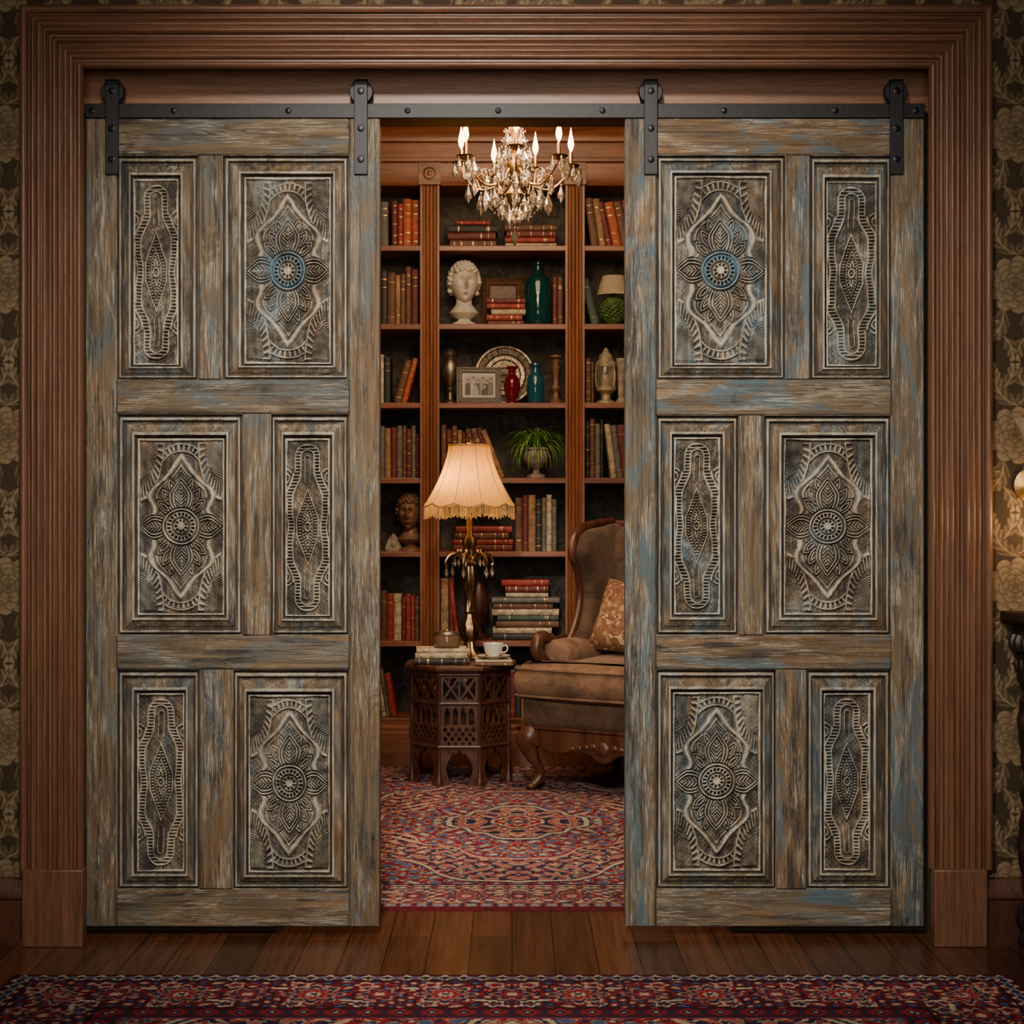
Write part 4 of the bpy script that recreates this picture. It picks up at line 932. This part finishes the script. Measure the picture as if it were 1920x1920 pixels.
# ---------------------------------------------------------------- chandelier
cy_=1.4; cx_=PX(965,cy_); z0=PZ(424,cy_)
CHD=empty('chandelier',(cx_,cy_,z0),label='brass and crystal chandelier with candle bulbs',cat='chandelier')
top=3.0-z0
MB().lathe([(0,0),(.008,.01),(.014,.03),(.008,.05),(.010,.06),(.026,.085),(.032,.11),(.02,.13),(.010,.145),(.012,.17),(.024,.19),(.027,.21),(.02,.235),(.009,.25),(.010,.30),(.020,.33),(.02,.35),(.009,.37),(.008,.44),(.018,.46),(.006,.49),(.003,.50),(.003,top-.03),(.05,top-.02),(.055,top)],28).obj('chandelier_body',GOLD,CHD)
NC=[0]
def crys(x,y,z,s=1.0): NC[0]+=1; share(crm,'crystal_pendant',CHD,(x,y,z),scale=(s,s,s),rot=(0,0,R.random()*3))
NA=7
for i in range(NA):
    a=2*pi*i/NA+.20+(0,.06,-.05,.04,-.06,.05,-.03)[i]; c,s=math.cos(a),math.sin(a); rl=(.20,.185,.20,.19,.20,.18,.20)[i]
    dz=(0,.016,-.006,.010,0,.018,-.004)[i]
    P=cr([(.02*c,.02*s,.20),(.06*c,.06*s,.145),(.12*c,.12*s,.13),(.165*c,.165*s,.16),(rl*c,rl*s,.205+dz)],7)
    m=MB().tube(P,[.005,.004,.0035],8); m.tube(cr([(.12*c,.12*s,.13),(.135*c,.135*s,.17),(.115*c,.115*s,.185),(.105*c,.105*s,.17)],5),[.0035,.002],6)
    m.obj('arm',GOLD,CHD)
    MB().lathe([(0,.205),(.012,.205),(.026,.213),(.030,.220),(.026,.218),(.012,.212),(.010,.224),(0,.224)],16,mod=lambda a,z:1+.06*math.cos(8*a)).obj('drip_pan',GOLD,CHD,loc=(rl*c,rl*s,dz))
    MB().lathe([(.0,.224),(.0065,.224),(.0065,.262),(.005,.266),(0,.266)],14).obj('candle_sleeve',GOLD,CHD,loc=(rl*c,rl*s,dz))
    MB().lathe([(0,.266),(.003,.267),(.0085,.279),(.0112,.292),(.0085,.310),(.0042,.328),(.0014,.346),(0,.352)],14).obj('flame_bulb',BULB,CHD,loc=(rl*c,rl*s,dz))
    light('bulb_light','POINT',(cx_+rl*c,cy_+rl*s,z0+.385+dz),2.4,WARM,.02)
    for q in range(5):
        b=q*2*pi/5; crys(rl*c+.027*math.cos(b),rl*s+.027*math.sin(b),.215+dz,1.15 if q else 1.8)
    crys(.12*c,.12*s,.125,2.0); crys(.05*c,.05*s,.085,1.6); crys(.165*c,.165*s,.155,1.6); crys(.085*c,.085*s,.13,1.6); crys(.022*c,.022*s,.05,1.2); crys(.03*c,.03*s,.33,1.6); crys(.045*c,.045*s,.20,1.5); crys(.10*math.cos(a+.4),.10*math.sin(a+.4),.19,1.6); crys(.055*math.cos(a+.4),.055*math.sin(a+.4),.27,1.5)
    m=MB(); a2=a+2*pi/NA
    for t in range(1,11):
        t/=11; X=rl*c*(1-t)+.19*math.cos(a2)*t; Y=rl*s*(1-t)+.19*math.sin(a2)*t; m.sph((X,Y,.215-.055*math.sin(pi*t)),.0045,seg=8)
    for t in range(0,12):
        t/=11; r1=.12*(1-t)+.010*t; m.sph((r1*c,r1*s,.12-.09*t-.03*math.sin(pi*t)),.004,seg=8)
    for t in range(0,14):
        t/=13; r1=.012*(1-t)+.12*t; m.sph((r1*c,r1*s,.44-.30*t-.06*math.sin(pi*t)),.004,seg=8)
    m.obj('bead_strand',CRY,CHD,kind='stuff')
crys(0,0,0.0,1.6)
# ---------------------------------------------------------------- console table and sconce beside right wall
CT=empty('console_table',(1.655,YW-.04,0),label='dark carved wooden half-round console table against wall',cat='console table')
hz=PZ(1148,-.15)
def demi(r): return [(r*math.cos(pi+pi*i/24),r*.62*math.sin(pi+pi*i/24)) for i in range(25)]
MB().puff(demi(.41),.03,.010,0,T((0,.035,hz-.015))).obj('table_top',BLACKW,CT)
m=MB(); P=demi(.375); n=len(P)
v=[(x,y,z) for z in (hz-.15,hz-.13,hz-.03) for x,y in P]; v=[(x*(1 if z>hz-.14 else .97),y*(1 if z>hz-.14 else .97)+.02,z+(.012*math.cos(i%n*1.5) if z<hz-.14 else 0)) for i,(x,y,z) in enumerate(v)]
m.add(v,[(r_*n+i,r_*n+i+1,(r_+1)*n+i+1,(r_+1)*n+i) for r_ in range(2) for i in range(n-1)]); 
for i in range(0,25): m.sph((P[i][0],P[i][1]+.018,hz-.08),.020,0,(1,.6,1.3),10); m.sph((P[i][0]*.985,P[i][1]*.985+.018,hz-.135),.013,0,(1,.6,1.3),8)
m.obj('carved_apron',BLACKW,CT)
lp=[(.030,0),(.034,.02),(.026,.04),(.038,.07),(.034,.10),(.020,.13),(.024,.17),(.034,.24),(.030,.32),(.018,.36),(.030,.39),(.018,.42),(.026,.48),(.034,.56),(.030,.62),(.018,.65),(.034,.68),(.034,hz-.05)]
for x,y in ((-.340,.0),(.340,.0),(-.18,-.17),(.18,-.17)):
    pr=[]
    for (r0,z0_),(r1,z1_) in zip(lp[:-1],lp[1:]):
        for k in range(5): t=k/5; pr.append((r0+(r1-r0)*t*t*(3-2*t),z0_+(z1_-z0_)*t))
    pr.append(lp[-1])
    MB().lathe(pr,32,mod=lambda a,z:1+.05*math.cos(8*a+60*z)+.05*math.cos(8*a-60*z)).obj('leg',BLACKW,CT,loc=(x,y-.0,0))
SC=empty('wall_sconce',(1.325,YW,1.17),label='brass wall sconce with white porcelain shade',cat='sconce')
MB().lathe([(0,0),(.045,0),(.045,.008),(.03,.014),(.012,.02),(0,.022)],24,0,RX(pi/2)).tube(cr([(0,-.015,0),(0,-.07,-.02),(0,-.11,.02),(0,-.11,.06)],8),.006,10).obj('sconce_arm',GOLD,SC)
MB().lathe([(.018,.05),(.03,.06),(.05,.09),(.058,.13),(.072,.165),(.070,.165),(.055,.13),(.046,.09),(.018,.056)],28,mod=lambda a,z:1+.05*math.cos(10*a)*(z>.1)).obj('sconce_shade',SHADE2,SC,loc=(0,-.11,0))
MB().sph((0,-.11,.10),.02).obj('bulb',emis('sconce_bulb',(1,.5,.15),6),SC)
light('sconce_light','POINT',(1.36,YW-.10,1.08),2.2,WARM,.03)
# ---------------------------------------------------------------- lighting
def aim(o,t): o.rotation_euler=(Vector(t)-o.location).to_track_quat('-Z','Y').to_euler()
k_=light('key_spot','SPOT',(-.25,-2.9,3.05),660,(1,.90,.78),.15,spot_size=math.radians(57),spot_blend=1.0); aim(k_,(0,0,1.2))
k_=light('soft_fill','AREA',(0,-4.0,1.8),56,(1,.88,.76),1.6); aim(k_,(0,0,1.25))
k_=light('library_fill','AREA',(0,1.5,2.92),38,(1,.72,.46),1.2); aim(k_,(0,2.0,0))  # added area light under the ceiling to brighten the library, no fixture modelled
k_=light('bookcase_fill','AREA',(0,.9,2.6),18,(1,.70,.42),.6); aim(k_,(0,3.3,1.0))  # unseen area light aimed at the bookcase, no fixture modelled
w=bpy.data.worlds.new('world'); bpy.context.scene.world=w; w.use_nodes=True; w.node_tree.nodes['Background'].inputs[0].default_value=(1,.85,.7,1); w.node_tree.nodes['Background'].inputs[1].default_value=.04
cam=bpy.data.cameras.new('camera'); co=bpy.data.objects.new('camera',cam); COL.objects.link(co); co.location=(0,-CD,CH); co.rotation_euler=(pi/2,0,0); cam.lens=F/1920*36; cam.sensor_width=36; cam.clip_start=.05
bpy.context.scene.camera=co
print('crystals',NC[0])
